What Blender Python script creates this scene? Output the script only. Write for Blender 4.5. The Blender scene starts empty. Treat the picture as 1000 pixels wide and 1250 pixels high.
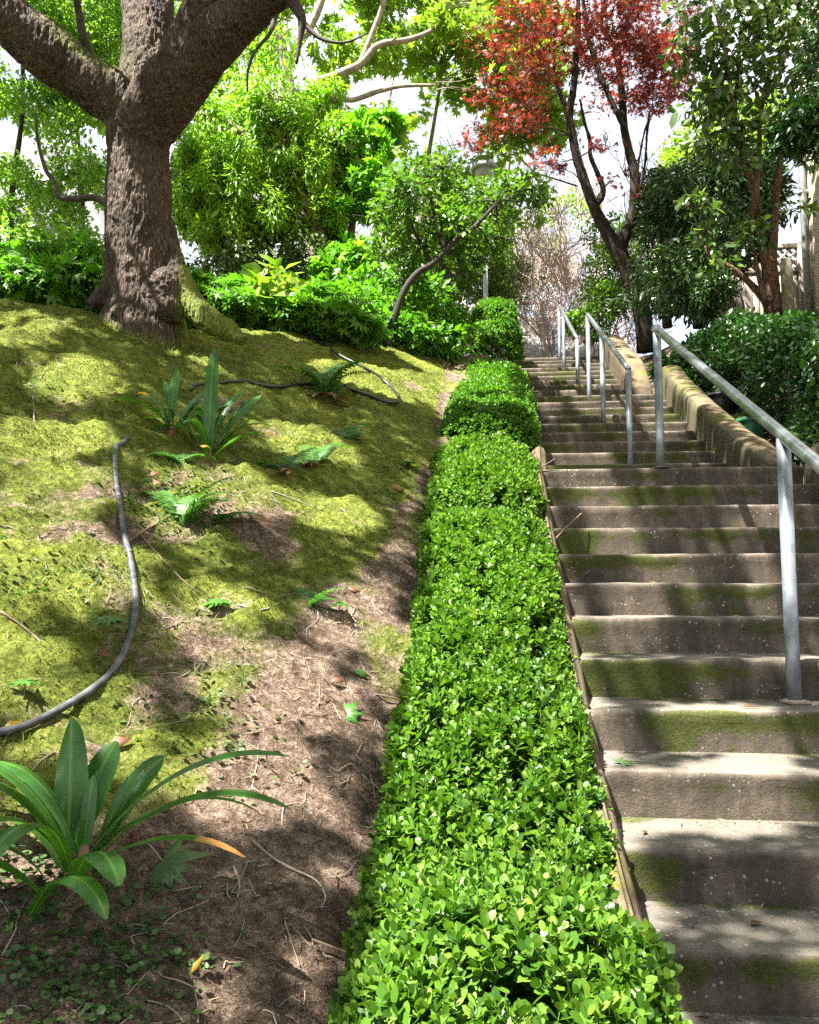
import bpy, math, random
import numpy as np
from mathutils import Vector
from mathutils.bvhtree import BVHTree

rng = np.random.default_rng(7)
random.seed(7)
SC = bpy.context.scene
COL = SC.collection

# ------------------------------------------------------------------ camera model
YAW, PITCH, CZ = math.radians(5.14), math.atan(93 / 1000), 0.924
CAM = np.array([0, 0, CZ])
_f = np.array([-math.sin(YAW) * math.cos(PITCH), math.cos(YAW) * math.cos(PITCH), math.sin(PITCH)])
_r = np.array([math.cos(YAW), math.sin(YAW), 0.0])
_u = np.cross(_r, _f)


def P(px, py, d):
    return CAM + d * (_f + (px - 500) / 1000 * _r + (625 - py) / 1000 * _u)


def proj(p):
    q = np.asarray(p) - CAM
    d = q @ _f
    dd = np.where(np.abs(d) < 1e-6, 1e-6, d)
    return 500 + 1000 * (q @ _r) / dd, 625 - 1000 * (q @ _u) / dd, d


# ------------------------------------------------------------------ noise
def _hash(ix, iy, iz, seed):
    h = (ix.astype(np.uint32) * np.uint32(374761393) + iy.astype(np.uint32) * np.uint32(668265263)
         + iz.astype(np.uint32) * np.uint32(2147483647) + np.uint32((seed * 974634877) % 4294967291))
    h = (h ^ (h >> np.uint32(13))) * np.uint32(1274126177)
    h = (h ^ (h >> np.uint32(16))) * np.uint32(2246822519)
    h = h ^ (h >> np.uint32(15))
    return h.astype(np.float64) / 4294967295.0


def noise3(x, y, z, seed=0):
    x, y, z = np.broadcast_arrays(np.asarray(x, float), np.asarray(y, float), np.asarray(z, float))
    fx, fy, fz = np.floor(x), np.floor(y), np.floor(z)
    ix, iy, iz = fx.astype(np.int64), fy.astype(np.int64), fz.astype(np.int64)
    tx, ty, tz = x - fx, y - fy, z - fz
    tx, ty, tz = [t * t * t * (t * (t * 6 - 15) + 10) for t in (tx, ty, tz)]
    out = 0
    for a in (0, 1):
        wx = tx if a else 1 - tx
        for b in (0, 1):
            wy = ty if b else 1 - ty
            for c in (0, 1):
                wz = tz if c else 1 - tz
                out = out + wx * wy * wz * _hash(ix + a, iy + b, iz + c, seed)
    return out * 2 - 1


def fbm(x, y, z=0.0, octv=4, seed=0):
    s, a, t = 0, 1.0, 0
    for k in range(octv):
        s = s + a * noise3(np.asarray(x) * 2 ** k + 17.3 * k, np.asarray(y) * 2 ** k, np.asarray(z) * 2 ** k, seed + k)
        t += a
        a *= .5
    return s / t * 1.5


def sstep(a, b, x):
    t = np.clip((x - a) / (b - a), 0, 1)
    return t * t * (3 - 2 * t)


# ------------------------------------------------------------------ terrain functions
T, R_, Y0 = 0.309, 0.158, 2.24
YL, Y12, T2 = Y0 + 11 * T, 6.50, 0.376
Y29 = Y12 + 17 * T2


def nosing(Y):
    return np.interp(Y, [-30, Y0, YL, Y12, Y29, 14.5, 26], [-4.2, 0, 11 * R_, 12 * R_, 29 * R_, 29 * R_, 29 * R_])


def smin(a, b, k):
    h = np.clip(.5 + .5 * (b - a) / k, 0, 1)
    return b * (1 - h) + a * h - k * h * (1 - h)


def ground(X, Y, detail=True):
    X, Y = np.asarray(X, float), np.asarray(Y, float)
    u = np.maximum(0, -.36 - X)
    uu = u + .10 * (1 - np.exp(-u / .15))
    hill = .50 * (np.maximum(Y, -2.0) - Y0) + .42 * uu
    plat = 3.2 + .12 * (Y - 6.5) + .02 * (X + 2.7) + .16 * sstep(-2.6, -1.2, X) + .05 * np.maximum(0, -X - 3)
    hill = smin(hill, plat, .22)
    far = sstep(12.5, 17, Y)
    hill = hill * (1 - far) + (4.75 + .0 * Y) * far
    if detail:
        a = 0.9
        p, q = X * math.cos(a) + Y * math.sin(a), -X * math.sin(a) + Y * math.cos(a)
        n1 = fbm(p * 1.1, q * 2.6, 0, 3, 3)
        n2 = fbm(p * 4, q * 9, 0, 3, 9)
        rid = 1 - np.abs(fbm(p * 1.6 + 3, q * 3.8, 0, 3, 21))
        rid2 = 1 - np.abs(fbm(p * 3.2 + 9, q * 8.5, 0, 3, 27))
        amp = sstep(.0, .7, u) * (1 - .55 * sstep(9, 12, Y))
        hill = hill + amp * (.030 * n1 + .050 * (rid - .7) + .045 * (rid2 - .7)) + (.3 + .7 * amp) * (.022 * n2)
        hill = hill + .012 * fbm(X * 18, Y * 18, 0, 3, 31) + .006 * fbm(X * 60, Y * 60, 0, 2, 35)
    ns = nosing(Y)
    # stair corridor sits below the concrete, planting bed to the right
    stair = ns - .34
    bed = ns - .10 + .3 * np.clip(X - 2.2, 0, .8) + .1 * np.maximum(0, X - 3) + .03 * fbm(X * 3, Y * 3, 0, 2, 5)
    w1 = sstep(.05, .34, X)
    z = hill * (1 - w1) + stair * w1
    w2 = sstep(2.08, 2.3, X) * sstep(5.2, 6.2, Y) + sstep(2.3, 2.6, X) * (1 - sstep(5.2, 6.2, Y))
    z = z * (1 - w2) + bed * w2
    return z


def hit(px, py, lift=0.0, dmax=16, fn=None):
    fn = fn or (lambda X, Y: ground(X, Y))
    ds = np.linspace(1.0, dmax, 1500)
    pts = np.array([P(px, py, d) for d in ds])
    g = pts[:, 2] - fn(pts[:, 0], pts[:, 1])
    k = np.argmax(g < 0)
    if g[k] >= 0:
        k = len(ds) - 1
    p = pts[k].copy()
    p[2] = fn(p[0:1], p[1:2])[0] + lift
    return p


# ------------------------------------------------------------------ scene graph helpers
def tag(o, label=None, cat=None, group=None, kind=None):
    if label:
        o['label'] = label
    if cat:
        o['category'] = cat
    if group:
        o['group'] = group
    if kind:
        o['kind'] = kind
    return o


def empty(name, loc, label, cat, group=None):
    o = bpy.data.objects.new(name, None)
    o.empty_display_size = .1
    COL.objects.link(o)
    o.location = [float(v) for v in loc]
    return tag(o, label, cat, group)


def link(name, me, mat, parent=None):
    """mesh is given in world coordinates; a child keeps them relative to its parent"""
    if mat is not None:
        for m in (mat if isinstance(mat, (list, tuple)) else [mat]):
            me.materials.append(m)
    o = bpy.data.objects.new(name, me)
    COL.objects.link(o)
    if parent is not None:
        o.parent = parent
        base = np.zeros(3)
        q = parent
        while q is not None:
            base += np.array(q.location)
            q = q.parent
        me.transform(__import__('mathutils').Matrix.Translation(Vector([-float(v) for v in base])))
    return o


def recenter(o, loc):
    me = o.data
    me.transform(__import__('mathutils').Matrix.Translation(Vector([-float(v) for v in loc])))
    o.location = [float(v) for v in loc]
    return o


def mesh_np(name, V, loops, starts, smooth=True, attrs=None):
    me = bpy.data.meshes.new(name)
    V = np.ascontiguousarray(V, dtype=np.float32)
    loops = np.ascontiguousarray(loops, dtype=np.int32)
    starts = np.ascontiguousarray(starts, dtype=np.int32)
    me.vertices.add(len(V))
    me.vertices.foreach_set('co', V.ravel())
    me.loops.add(len(loops))
    me.loops.foreach_set('vertex_index', loops)
    me.polygons.add(len(starts))
    me.polygons.foreach_set('loop_start', starts)
    if smooth:
        me.polygons.foreach_set('use_smooth', np.ones(len(starts), dtype=bool))
    for k, a in (attrs or {}).items():
        at = me.attributes.new(k, 'FLOAT', 'POINT')
        at.data.foreach_set('value', np.ascontiguousarray(a, dtype=np.float32))
    me.update(calc_edges=True)
    me.validate()
    return me


class MB:
    """collects primitives into one mesh"""

    def __init__(s):
        s.V, s.L, s.S, s.n, s.l = [], [], [], 0, 0
        s.A = []

    def add(s, V, F, a=0.0):
        V = np.asarray(V, float)
        s.V.append(V)
        s.A.append(np.full(len(V), a) if np.isscalar(a) else np.asarray(a))
        for f in F:
            s.S.append(np.array([s.l]))
            s.L.append(np.asarray(f) + s.n)
            s.l += len(f)
        s.n += len(V)

    def add_quads(s, V, Q, a=0.0):
        V = np.asarray(V, float)
        Q = np.asarray(Q)
        s.V.append(V)
        s.A.append(np.full(len(V), a) if np.isscalar(a) else np.asarray(a))
        s.L.append((Q + s.n).ravel())
        s.S.append(s.l + np.arange(len(Q)) * Q.shape[1])
        s.l += Q.size
        s.n += len(V)

    def tube(s, pts, rad, n=8, cap=True, a=0.0, sub=0, wob=0):
        pts = np.asarray(pts, float)
        rad = np.broadcast_to(np.asarray(rad, float), (len(pts),)).copy()
        if sub:
            pts, rad = smooth_path(pts, rad, sub)
        tg = np.gradient(pts, axis=0)
        tg /= np.linalg.norm(tg, axis=1)[:, None] + 1e-12
        up = np.array([0, 0, 1.0]) if abs(tg[0][2]) < .9 else np.array([1.0, 0, 0])
        nx = np.cross(tg[0], up)
        nx /= np.linalg.norm(nx)
        ring = np.arange(n) * 2 * math.pi / n
        V = np.empty((len(pts), n, 3))
        for i in range(len(pts)):
            nx = nx - tg[i] * (nx @ tg[i])
            nx /= np.linalg.norm(nx) + 1e-12
            ny = np.cross(tg[i], nx)
            rr = rad[i] * (1 + (wob * rng.standard_normal(n) if wob else 0))
            V[i] = pts[i] + (rr * np.cos(ring))[:, None] * nx + (rr * np.sin(ring))[:, None] * ny
        m = len(pts)
        i, j = np.meshgrid(np.arange(m - 1), np.arange(n), indexing='ij')
        j2 = (j + 1) % n
        Q = np.stack([i * n + j, i * n + j2, (i + 1) * n + j2, (i + 1) * n + j], -1).reshape(-1, 4)
        base = s.n
        s.add_quads(V.reshape(-1, 3), Q, a)
        if cap:
            for ring_i, rev in ((0, True), (m - 1, False)):
                idx = base + ring_i * n + np.arange(n)
                if rev:
                    idx = idx[::-1]
                s.L.append(idx)
                s.S.append(np.array([s.l]))
                s.l += n
        return s

    def box(s, lo, hi, a=0.0, M=None):
        x0, y0, z0 = lo
        x1, y1, z1 = hi
        V = np.array([(x0, y0, z0), (x1, y0, z0), (x1, y1, z0), (x0, y1, z0), (x0, y0, z1), (x1, y0, z1), (x1, y1, z1), (x0, y1, z1)], float)
        if M is not None:
            V = M(V)
        s.add(V, [(0, 3, 2, 1), (4, 5, 6, 7), (0, 1, 5, 4), (1, 2, 6, 5), (2, 3, 7, 6), (3, 0, 4, 7)], a)
        return s

    def lathe(s, prof, c, n=32, a=0.0):
        prof = np.asarray(prof, float)
        ring = np.arange(n) * 2 * math.pi / n
        V = np.stack([c[0] + prof[:, 0:1] * np.cos(ring), c[1] + prof[:, 0:1] * np.sin(ring), c[2] + np.repeat(prof[:, 1:2], n, 1)], -1)
        m = len(prof)
        i, j = np.meshgrid(np.arange(m - 1), np.arange(n), indexing='ij')
        j2 = (j + 1) % n
        Q = np.stack([i * n + j, i * n + j2, (i + 1) * n + j2, (i + 1) * n + j], -1).reshape(-1, 4)
        s.add_quads(V.reshape(-1, 3), Q, a)
        return s

    def mesh(s, name, smooth=True, attr=None):
        return mesh_np(name, np.concatenate(s.V), np.concatenate(s.L), np.concatenate(s.S), smooth, {attr: np.concatenate(s.A)} if attr else None)

    def build(s, name, mat, parent=None, smooth=True, attr=None, bevel=0):
        o = link(name, s.mesh(name, smooth, attr), mat, parent)
        if bevel:
            b = o.modifiers.new('bevel', 'BEVEL')
            b.width = bevel
            b.segments = 2
        return o


def smooth_path(pts, rad, k):
    pts = np.asarray(pts, float)
    n = len(pts)
    ext = np.vstack([2 * pts[0] - pts[1], pts, 2 * pts[-1] - pts[-2]])
    out, ro = [], []
    for i in range(n - 1):
        p0, p1, p2, p3 = ext[i:i + 4]
        for t in np.arange(k) / k:
            out.append(.5 * ((2 * p1) + (-p0 + p2) * t + (2 * p0 - 5 * p1 + 4 * p2 - p3) * t * t + (-p0 + 3 * p1 - 3 * p2 + p3) * t ** 3))
            ro.append(rad[i] * (1 - t) + rad[i + 1] * t)
    out.append(pts[-1])
    ro.append(rad[-1])
    return np.array(out), np.array(ro)


# ------------------------------------------------------------------ leaves
OVAL = (np.array([(0, 0, 0), (.30, .20, .05), (.70, .22, .04), (1, 0, -.04), (.70, -.22, .04), (.30, -.20, .05), (.35, 0, 0), (.72, 0, -.01)]),
        [(0, 6, 1), (6, 7, 2, 1), (7, 3, 2), (0, 5, 6), (6, 5, 4, 7), (7, 4, 3)])
_o = [(.0, .0), (.12, .13), (.34, .255), (.60, .30), (.84, .22), (1.0, .0)]
OVAL2 = (np.array([(x, y, .16 * y - .03 * x) for x, y in _o] + [(x, -y, .16 * y - .03 * x) for x, y in _o[1:-1]] + [(.36, 0, -.012), (.7, 0, -.022)]),
         [(0, 10, 2, 1), (10, 11, 3, 2), (11, 5, 4, 3), (0, 6, 7, 10), (10, 7, 8, 11), (11, 8, 9, 5)])
KITE = (np.array([(0, 0, 0), (.45, .26, .05), (1, 0, -.05), (.45, -.26, .05)]), [(0, 2, 1), (0, 3, 2)])
LANCE = (np.array([(0, 0, 0), (.4, .14, .03), (1, 0, -.08), (.4, -.14, .03)]), [(0, 2, 1), (0, 3, 2)])


def palm(tips, depth=.42, droop=.12):
    """five or seven lobed leaf seen flat"""
    V = [(0, 0, 0)]
    m = len(tips)
    for k, (ang, ln) in enumerate(tips):
        if k == 0:
            V.append((-.10 * ln, -.22, 0))
        V.append((ln * math.cos(ang), ln * math.sin(ang), -droop * ln))
        if k < m - 1:
            a2 = (ang + tips[k + 1][0]) / 2
            V.append((depth * math.cos(a2), depth * math.sin(a2), .02))
    V.append((-.10, .22, 0))
    F = [(0, i, i + 1) for i in range(1, len(V) - 1)]
    return np.array(V, float), F


MAPLE = palm([(-1.55, .62), (-.75, .9), (0, 1.0), (.75, .9), (1.55, .62)])
ACER = palm([(-1.9, .45), (-1.2, .75), (-.6, .95), (0, 1.0), (.6, .95), (1.2, .75), (1.9, .45)], .28)


def rots(N, fwd, nrm):
    """frames: x = leaf direction, z = leaf normal"""
    f = fwd / (np.linalg.norm(fwd, axis=1)[:, None] + 1e-9)
    n = nrm - f * np.sum(nrm * f, 1)[:, None]
    n = n / (np.linalg.norm(n, axis=1)[:, None] + 1e-9)
    s = np.cross(n, f)
    return np.stack([f, s, n], 2)


def inst(tmpl, R, pos, sc):
    tv, tf = tmpl
    N = len(pos)
    V = np.einsum('nij,vj->nvi', R, tv) * np.asarray(sc).reshape(-1, 1, 1) + pos[:, None, :]
    k = len(tv)
    fl = np.concatenate([np.asarray(f) for f in tf])
    st = np.cumsum([0] + [len(f) for f in tf])[:-1]
    L = (fl[None, :] + (np.arange(N) * k)[:, None]).ravel()
    S = (st[None, :] + (np.arange(N) * len(fl))[:, None]).ravel()
    return V.reshape(-1, 3), L, S


def leaves(name, tmpl, pos, mat, parent=None, size=.05, sv=.35, out=None, up=1.0, droop=.3, rnd=.8, smooth=False):
    N = len(pos)
    r1 = rng.standard_normal((N, 3))
    o = out if out is not None else np.zeros((N, 3))
    fwd = o * .7 + r1 * rnd + np.array([0, 0, -droop])
    nrm = o * .5 + rng.standard_normal((N, 3)) * rnd * .8 + np.array([0, 0, up])
    sc = size * np.exp(sv * rng.standard_normal(N) * .6)
    V, L, S = inst(tmpl, rots(N, fwd, nrm), pos, sc)
    return link(name, mesh_np(name, V, L, S, smooth), mat, parent)


def blob(n, c, r, hollow=.35, gap=.0, freq=1.2, seed=0):
    """points in an ellipsoid with ragged edge and gaps; returns positions and outward directions"""
    out = []
    tot = 0
    c, r = np.asarray(c, float), np.asarray(r, float)
    while tot < n:
        d = rng.standard_normal((n * 2, 3))
        d /= np.linalg.norm(d, axis=1)[:, None]
        rad = (hollow + (1 - hollow) * rng.random(n * 2)) ** .6
        rag = 1 + .30 * fbm(d[:, 0] * 2 + seed, d[:, 1] * 2, d[:, 2] * 2, 3, seed)
        p = c + d * (rad * rag)[:, None] * r
        keep = fbm(p[:, 0] * freq, p[:, 1] * freq, p[:, 2] * freq, 3, seed + 5) > gap - .25 - .15 * len(out)
        out.append(np.hstack([p[keep], d[keep]]))
        tot += keep.sum()
    a = np.concatenate(out)[:n]
    return a[:, :3], a[:, 3:]


def blobs(lst, gap=0, hollow=.35, freq=1.2, seed=0):
    A, B = [], []
    for k, (n, c, r) in enumerate(lst):
        p, d = blob(n, c, r, hollow, gap, freq, seed + k * 7)
        A.append(p)
        B.append(d)
    return np.concatenate(A), np.concatenate(B)


def twigs(mb, start, r0, targets, wig=.12, n=5, seg=6, droop=0.0, tip=.003):
    """bent branches from a start point to each target"""
    for t in targets:
        t = np.asarray(t, float)
        s = np.asarray(start, float)
        L = np.linalg.norm(t - s)
        k = np.linspace(0, 1, seg)
        pts = s + (t - s) * k[:, None]
        off = np.cumsum(rng.standard_normal((seg, 3)) * wig * L / seg, axis=0)
        off -= off[-1] * k[:, None]
        pts = pts + off
        pts[:, 2] += droop * L * np.sin(k * math.pi)
        mb.tube(pts, r0 * (1 - k) + tip * k, n, sub=2)


def grow(mb, p, d, L, r, lev, spread=.7, up=.15, kids=(2, 4), n=5, tips=None, minr=.006, decay=.68):
    """recursive bare branching"""
    seg = 5
    pts = [np.array(p)]
    dd = np.array(d, float)
    dd /= np.linalg.norm(dd)
    for k in range(seg):
        dd = dd + rng.standard_normal(3) * .13 + np.array([0, 0, up * .25])
        dd /= np.linalg.norm(dd)
        pts.append(pts[-1] + dd * L / seg)
    r1 = max(minr, r * .55)
    mb.tube(pts, np.linspace(r, r1, seg + 1), n if lev > 1 else 4, cap=False)
    if tips is not None and lev <= 1:
        tips.extend([pts[2], pts[4], pts[5]])
    if lev <= 0:
        return
    for _ in range(rng.integers(kids[0], kids[1] + 1)):
        k = rng.integers(2, seg + 1)
        nd = dd + rng.standard_normal(3) * spread
        nd /= np.linalg.norm(nd)
        grow(mb, pts[k], nd, L * decay * (.8 + .4 * rng.random()), max(minr, r1 * .8), lev - 1, spread, up, kids, n, tips, minr, decay)


# ------------------------------------------------------------------ materials
def newmat(name):
    m = bpy.data.materials.new(name)
    m.use_nodes = True
    nt = m.node_tree
    nt.nodes.clear()
    return m, nt, nt.nodes, nt.links


def N_(nt, typ, **kw):
    n = nt.nodes.new(typ)
    for k, v in kw.items():
        if k.startswith('i_'):
            n.inputs[k[2:].replace('_', ' ')].default_value = v
        else:
            setattr(n, k, v)
    return n


def ramp(nt, fac, stops):
    r = nt.nodes.new('ShaderNodeValToRGB')
    e = r.color_ramp.elements
    while len(e) < len(stops):
        e.new(.5)
    for el, (p, c) in zip(e, stops):
        el.position = p
        el.color = (*c, 1) if len(c) == 3 else c
    nt.links.new(fac, r.inputs[0])
    return r.outputs[0]


def mixc(nt, fac, a, b, blend='MIX'):
    m = nt.nodes.new('ShaderNodeMix')
    m.data_type = 'RGBA'
    m.blend_type = blend
    for sock, v in ((m.inputs[0], fac), (m.inputs[6], a), (m.inputs[7], b)):
        if hasattr(v, 'is_linked') or isinstance(v, bpy.types.NodeSocket):
            nt.links.new(v, sock)
        elif isinstance(v, (int, float)):
            sock.default_value = v
        else:
            sock.default_value = (*v, 1) if len(v) == 3 else v
    return m.outputs[2]


def math_(nt, op, a, b=None, c=None, clamp=False):
    m = nt.nodes.new('ShaderNodeMath')
    m.operation = op
    m.use_clamp = clamp
    for sock, v in zip(m.inputs, (a, b, c)):
        if v is None:
            continue
        if isinstance(v, bpy.types.NodeSocket):
            nt.links.new(v, sock)
        else:
            sock.default_value = v
    return m.outputs[0]


def tex_noise(nt, scale, detail=4, vec=None, rough=.55, dist=0.0):
    n = nt.nodes.new('ShaderNodeTexNoise')
    n.inputs['Scale'].default_value = scale
    n.inputs['Detail'].default_value = detail
    n.inputs['Roughness'].default_value = rough
    n.inputs['Distortion'].default_value = dist
    if vec is not None:
        nt.links.new(vec, n.inputs['Vector'])
    return n.outputs['Fac']


def pos_vec(nt):
    g = nt.nodes.new('ShaderNodeNewGeometry')
    return g.outputs['Position']


def finish(nt, bsdf):
    o = nt.nodes.new('ShaderNodeOutputMaterial')
    nt.links.new(bsdf, o.inputs['Surface'])


def bump(nt, h, strength=.5, dist=.01):
    b = nt.nodes.new('ShaderNodeBump')
    b.inputs['Strength'].default_value = strength
    b.inputs['Distance'].default_value = dist
    nt.links.new(h, b.inputs['Height'])
    return b.outputs['Normal']


def leafmat(name, stops, rough=.45, transl=.35, tcol=None, spec=.5, patch=0.0, patch_scale=3):
    m, nt, nd, lk = newmat(name)
    g = N_(nt, 'ShaderNodeNewGeometry')
    fac = g.outputs['Random Per Island']
    if patch:
        nz = tex_noise(nt, patch_scale, 2, g.outputs['Position'])
        fac = math_(nt, 'ADD', math_(nt, 'MULTIPLY', fac, 1 - patch), math_(nt, 'MULTIPLY', math_(nt, 'MULTIPLY_ADD', nz, 2.4, -.7, True), patch), None, True)
    col = ramp(nt, fac, [(a, tuple(x * .62 for x in c)) for a, c in stops])
    p = N_(nt, 'ShaderNodeBsdfPrincipled')
    lk.new(col, p.inputs['Base Color'])
    p.inputs['Roughness'].default_value = rough
    p.inputs['Specular IOR Level'].default_value = spec
    t = N_(nt, 'ShaderNodeBsdfTranslucent')
    tc = mixc(nt, 1.0, col, tcol or (1.5, 1.7, .6), 'MULTIPLY')
    lk.new(tc, t.inputs['Color'])
    mx = N_(nt, 'ShaderNodeMixShader')
    mx.inputs[0].default_value = transl
    lk.new(p.outputs[0], mx.inputs[1])
    lk.new(t.outputs[0], mx.inputs[2])
    finish(nt, mx.outputs[0])
    return m


def simple(name, col, rough=.6, metal=0.0, var=.15, scale=8, bstr=.2, bscale=40, bdist=.004, spec=.5):
    m, nt, nd, lk = newmat(name)
    v = pos_vec(nt)
    nz = tex_noise(nt, scale, 5, v)
    c2 = tuple(max(0, x * (1 - var * 2)) for x in col)
    c3 = tuple(min(1, x * (1 + var)) for x in col)
    c = ramp(nt, nz, [(.3, c2), (.7, c3)])
    p = N_(nt, 'ShaderNodeBsdfPrincipled')
    lk.new(c, p.inputs['Base Color'])
    p.inputs['Roughness'].default_value = rough
    p.inputs['Metallic'].default_value = metal
    p.inputs['Specular IOR Level'].default_value = spec
    if bstr:
        lk.new(bump(nt, tex_noise(nt, bscale, 4, v), bstr, bdist), p.inputs['Normal'])
    finish(nt, p.outputs[0])
    return m


def barkmat(name, c1, c2, moss=0.0, scale=30, stretch=.18, bdist=.012, mosscol=(.12, .15, .02)):
    m, nt, nd, lk = newmat(name)
    v = pos_vec(nt)
    mp = N_(nt, 'ShaderNodeMapping')
    mp.inputs['Scale'].default_value = (1, 1, stretch)
    lk.new(v, mp.inputs['Vector'])
    nz = tex_noise(nt, scale, 6, mp.outputs[0], .6, .6)
    big = tex_noise(nt, 3.5, 4, v)
    vr = N_(nt, 'ShaderNodeTexVoronoi')
    vr.feature = 'DISTANCE_TO_EDGE'
    vr.inputs['Scale'].default_value = scale * 1.3
    lk.new(mp.outputs[0], vr.inputs['Vector'])
    crack = math_(nt, 'MULTIPLY', vr.outputs['Distance'], 3.0, None, True)
    h = math_(nt, 'ADD', math_(nt, 'MULTIPLY', nz, .7), math_(nt, 'MULTIPLY', crack, .6))
    col = ramp(nt, math_(nt, 'ADD', math_(nt, 'MULTIPLY', nz, .6), math_(nt, 'MULTIPLY', big, .5)), [(.35, tuple(x * .45 for x in c1)), (.5, c1), (.72, c2)])
    col = mixc(nt, math_(nt, 'MULTIPLY', math_(nt, 'SUBTRACT', 1.0, crack), .75), col, tuple(x * .22 for x in c1))  # crack lines darkened in the colour, standing in for relief shading in flat light
    if moss:
        g = N_(nt, 'ShaderNodeNewGeometry')
        sp = N_(nt, 'ShaderNodeSeparateXYZ')
        lk.new(g.outputs['Normal'], sp.inputs[0])
        f = math_(nt, 'ADD', math_(nt, 'MULTIPLY', sp.outputs[2], 1.3), math_(nt, 'MULTIPLY_ADD', big, 3.0, -2.3 + moss), None, True)
        at = N_(nt, 'ShaderNodeAttribute')
        at.attribute_name = 'moss'
        f = math_(nt, 'MAXIMUM', math_(nt, 'MULTIPLY', f, .9), math_(nt, 'MULTIPLY', at.outputs['Fac'], math_(nt, 'MULTIPLY_ADD', nz, 3, -.7, True)))
        mc = ramp(nt, tex_noise(nt, 60, 3, v), [(.3, tuple(x * .5 for x in mosscol)), (.7, tuple(x * 1.5 for x in mosscol))])
        col = mixc(nt, f, col, mc)
    p = N_(nt, 'ShaderNodeBsdfPrincipled')
    lk.new(col, p.inputs['Base Color'])
    p.inputs['Roughness'].default_value = .85
    p.inputs['Specular IOR Level'].default_value = .25
    lk.new(bump(nt, h, .9, bdist), p.inputs['Normal'])
    finish(nt, p.outputs[0])
    return m


def mat_ground():
    m, nt, nd, lk = newmat('moss_and_soil')
    v = pos_vec(nt)
    at = N_(nt, 'ShaderNodeAttribute')
    at.attribute_name = 'soil'
    mp = N_(nt, 'ShaderNodeMapping')
    mp.inputs['Rotation'].default_value = (0, 0, -.9)
    mp.inputs['Scale'].default_value = (.9, 1.4, 1.2)
    lk.new(v, mp.inputs['Vector'])
    fine = tex_noise(nt, 150, 5, mp.outputs[0], .75)
    mid = tex_noise(nt, 22, 6, mp.outputs[0], .68)
    big = math_(nt, 'ADD', math_(nt, 'MULTIPLY', tex_noise(nt, 2.2, 4, v), .55), math_(nt, 'MULTIPLY', tex_noise(nt, 8.5, 5, mp.outputs[0]), .45))
    moss = ramp(nt, math_(nt, 'ADD', math_(nt, 'MULTIPLY', mid, .55), math_(nt, 'MULTIPLY', fine, .5)),
                [(.38, (.018, .024, .005)), (.5, (.105, .128, .017)), (.62, (.29, .33, .06))])  # dark stop also paints the fine shadow streaks between moss strands
    mossb = mixc(nt, math_(nt, 'MULTIPLY_ADD', big, 6, -2.6, True), mixc(nt, .45, moss, (.05, .065, .01)), mixc(nt, .35, moss, (.25, .28, .045)))
    soil = ramp(nt, math_(nt, 'ADD', math_(nt, 'MULTIPLY', mid, .5), math_(nt, 'MULTIPLY', fine, .55)),
                [(.34, (.026, .017, .010)), (.5, (.118, .08, .055)), (.68, (.46, .345, .265))])
    f = math_(nt, 'ADD', at.outputs['Fac'], math_(nt, 'MULTIPLY_ADD', mid, 1.4, -.7))
    f = math_(nt, 'MULTIPLY_ADD', math_(nt, 'ADD', f, math_(nt, 'MULTIPLY_ADD', fine, 1.0, -.5)), 2.2, -.6, True)
    col = mixc(nt, f, mossb, soil)
    vo = N_(nt, 'ShaderNodeTexVoronoi')
    vo.inputs['Scale'].default_value = 45
    lk.new(v, vo.inputs['Vector'])
    p = N_(nt, 'ShaderNodeBsdfPrincipled')
    lk.new(col, p.inputs['Base Color'])
    p.inputs['Roughness'].default_value = .95
    p.inputs['Specular IOR Level'].default_value = .15
    h = math_(nt, 'ADD', math_(nt, 'MULTIPLY', mid, .6), math_(nt, 'ADD', math_(nt, 'MULTIPLY', fine, .6), math_(nt, 'MULTIPLY', vo.outputs['Distance'], .5)))
    lk.new(bump(nt, h, 1.0, .03), p.inputs['Normal'])
    finish(nt, p.outputs[0])
    return m


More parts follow.
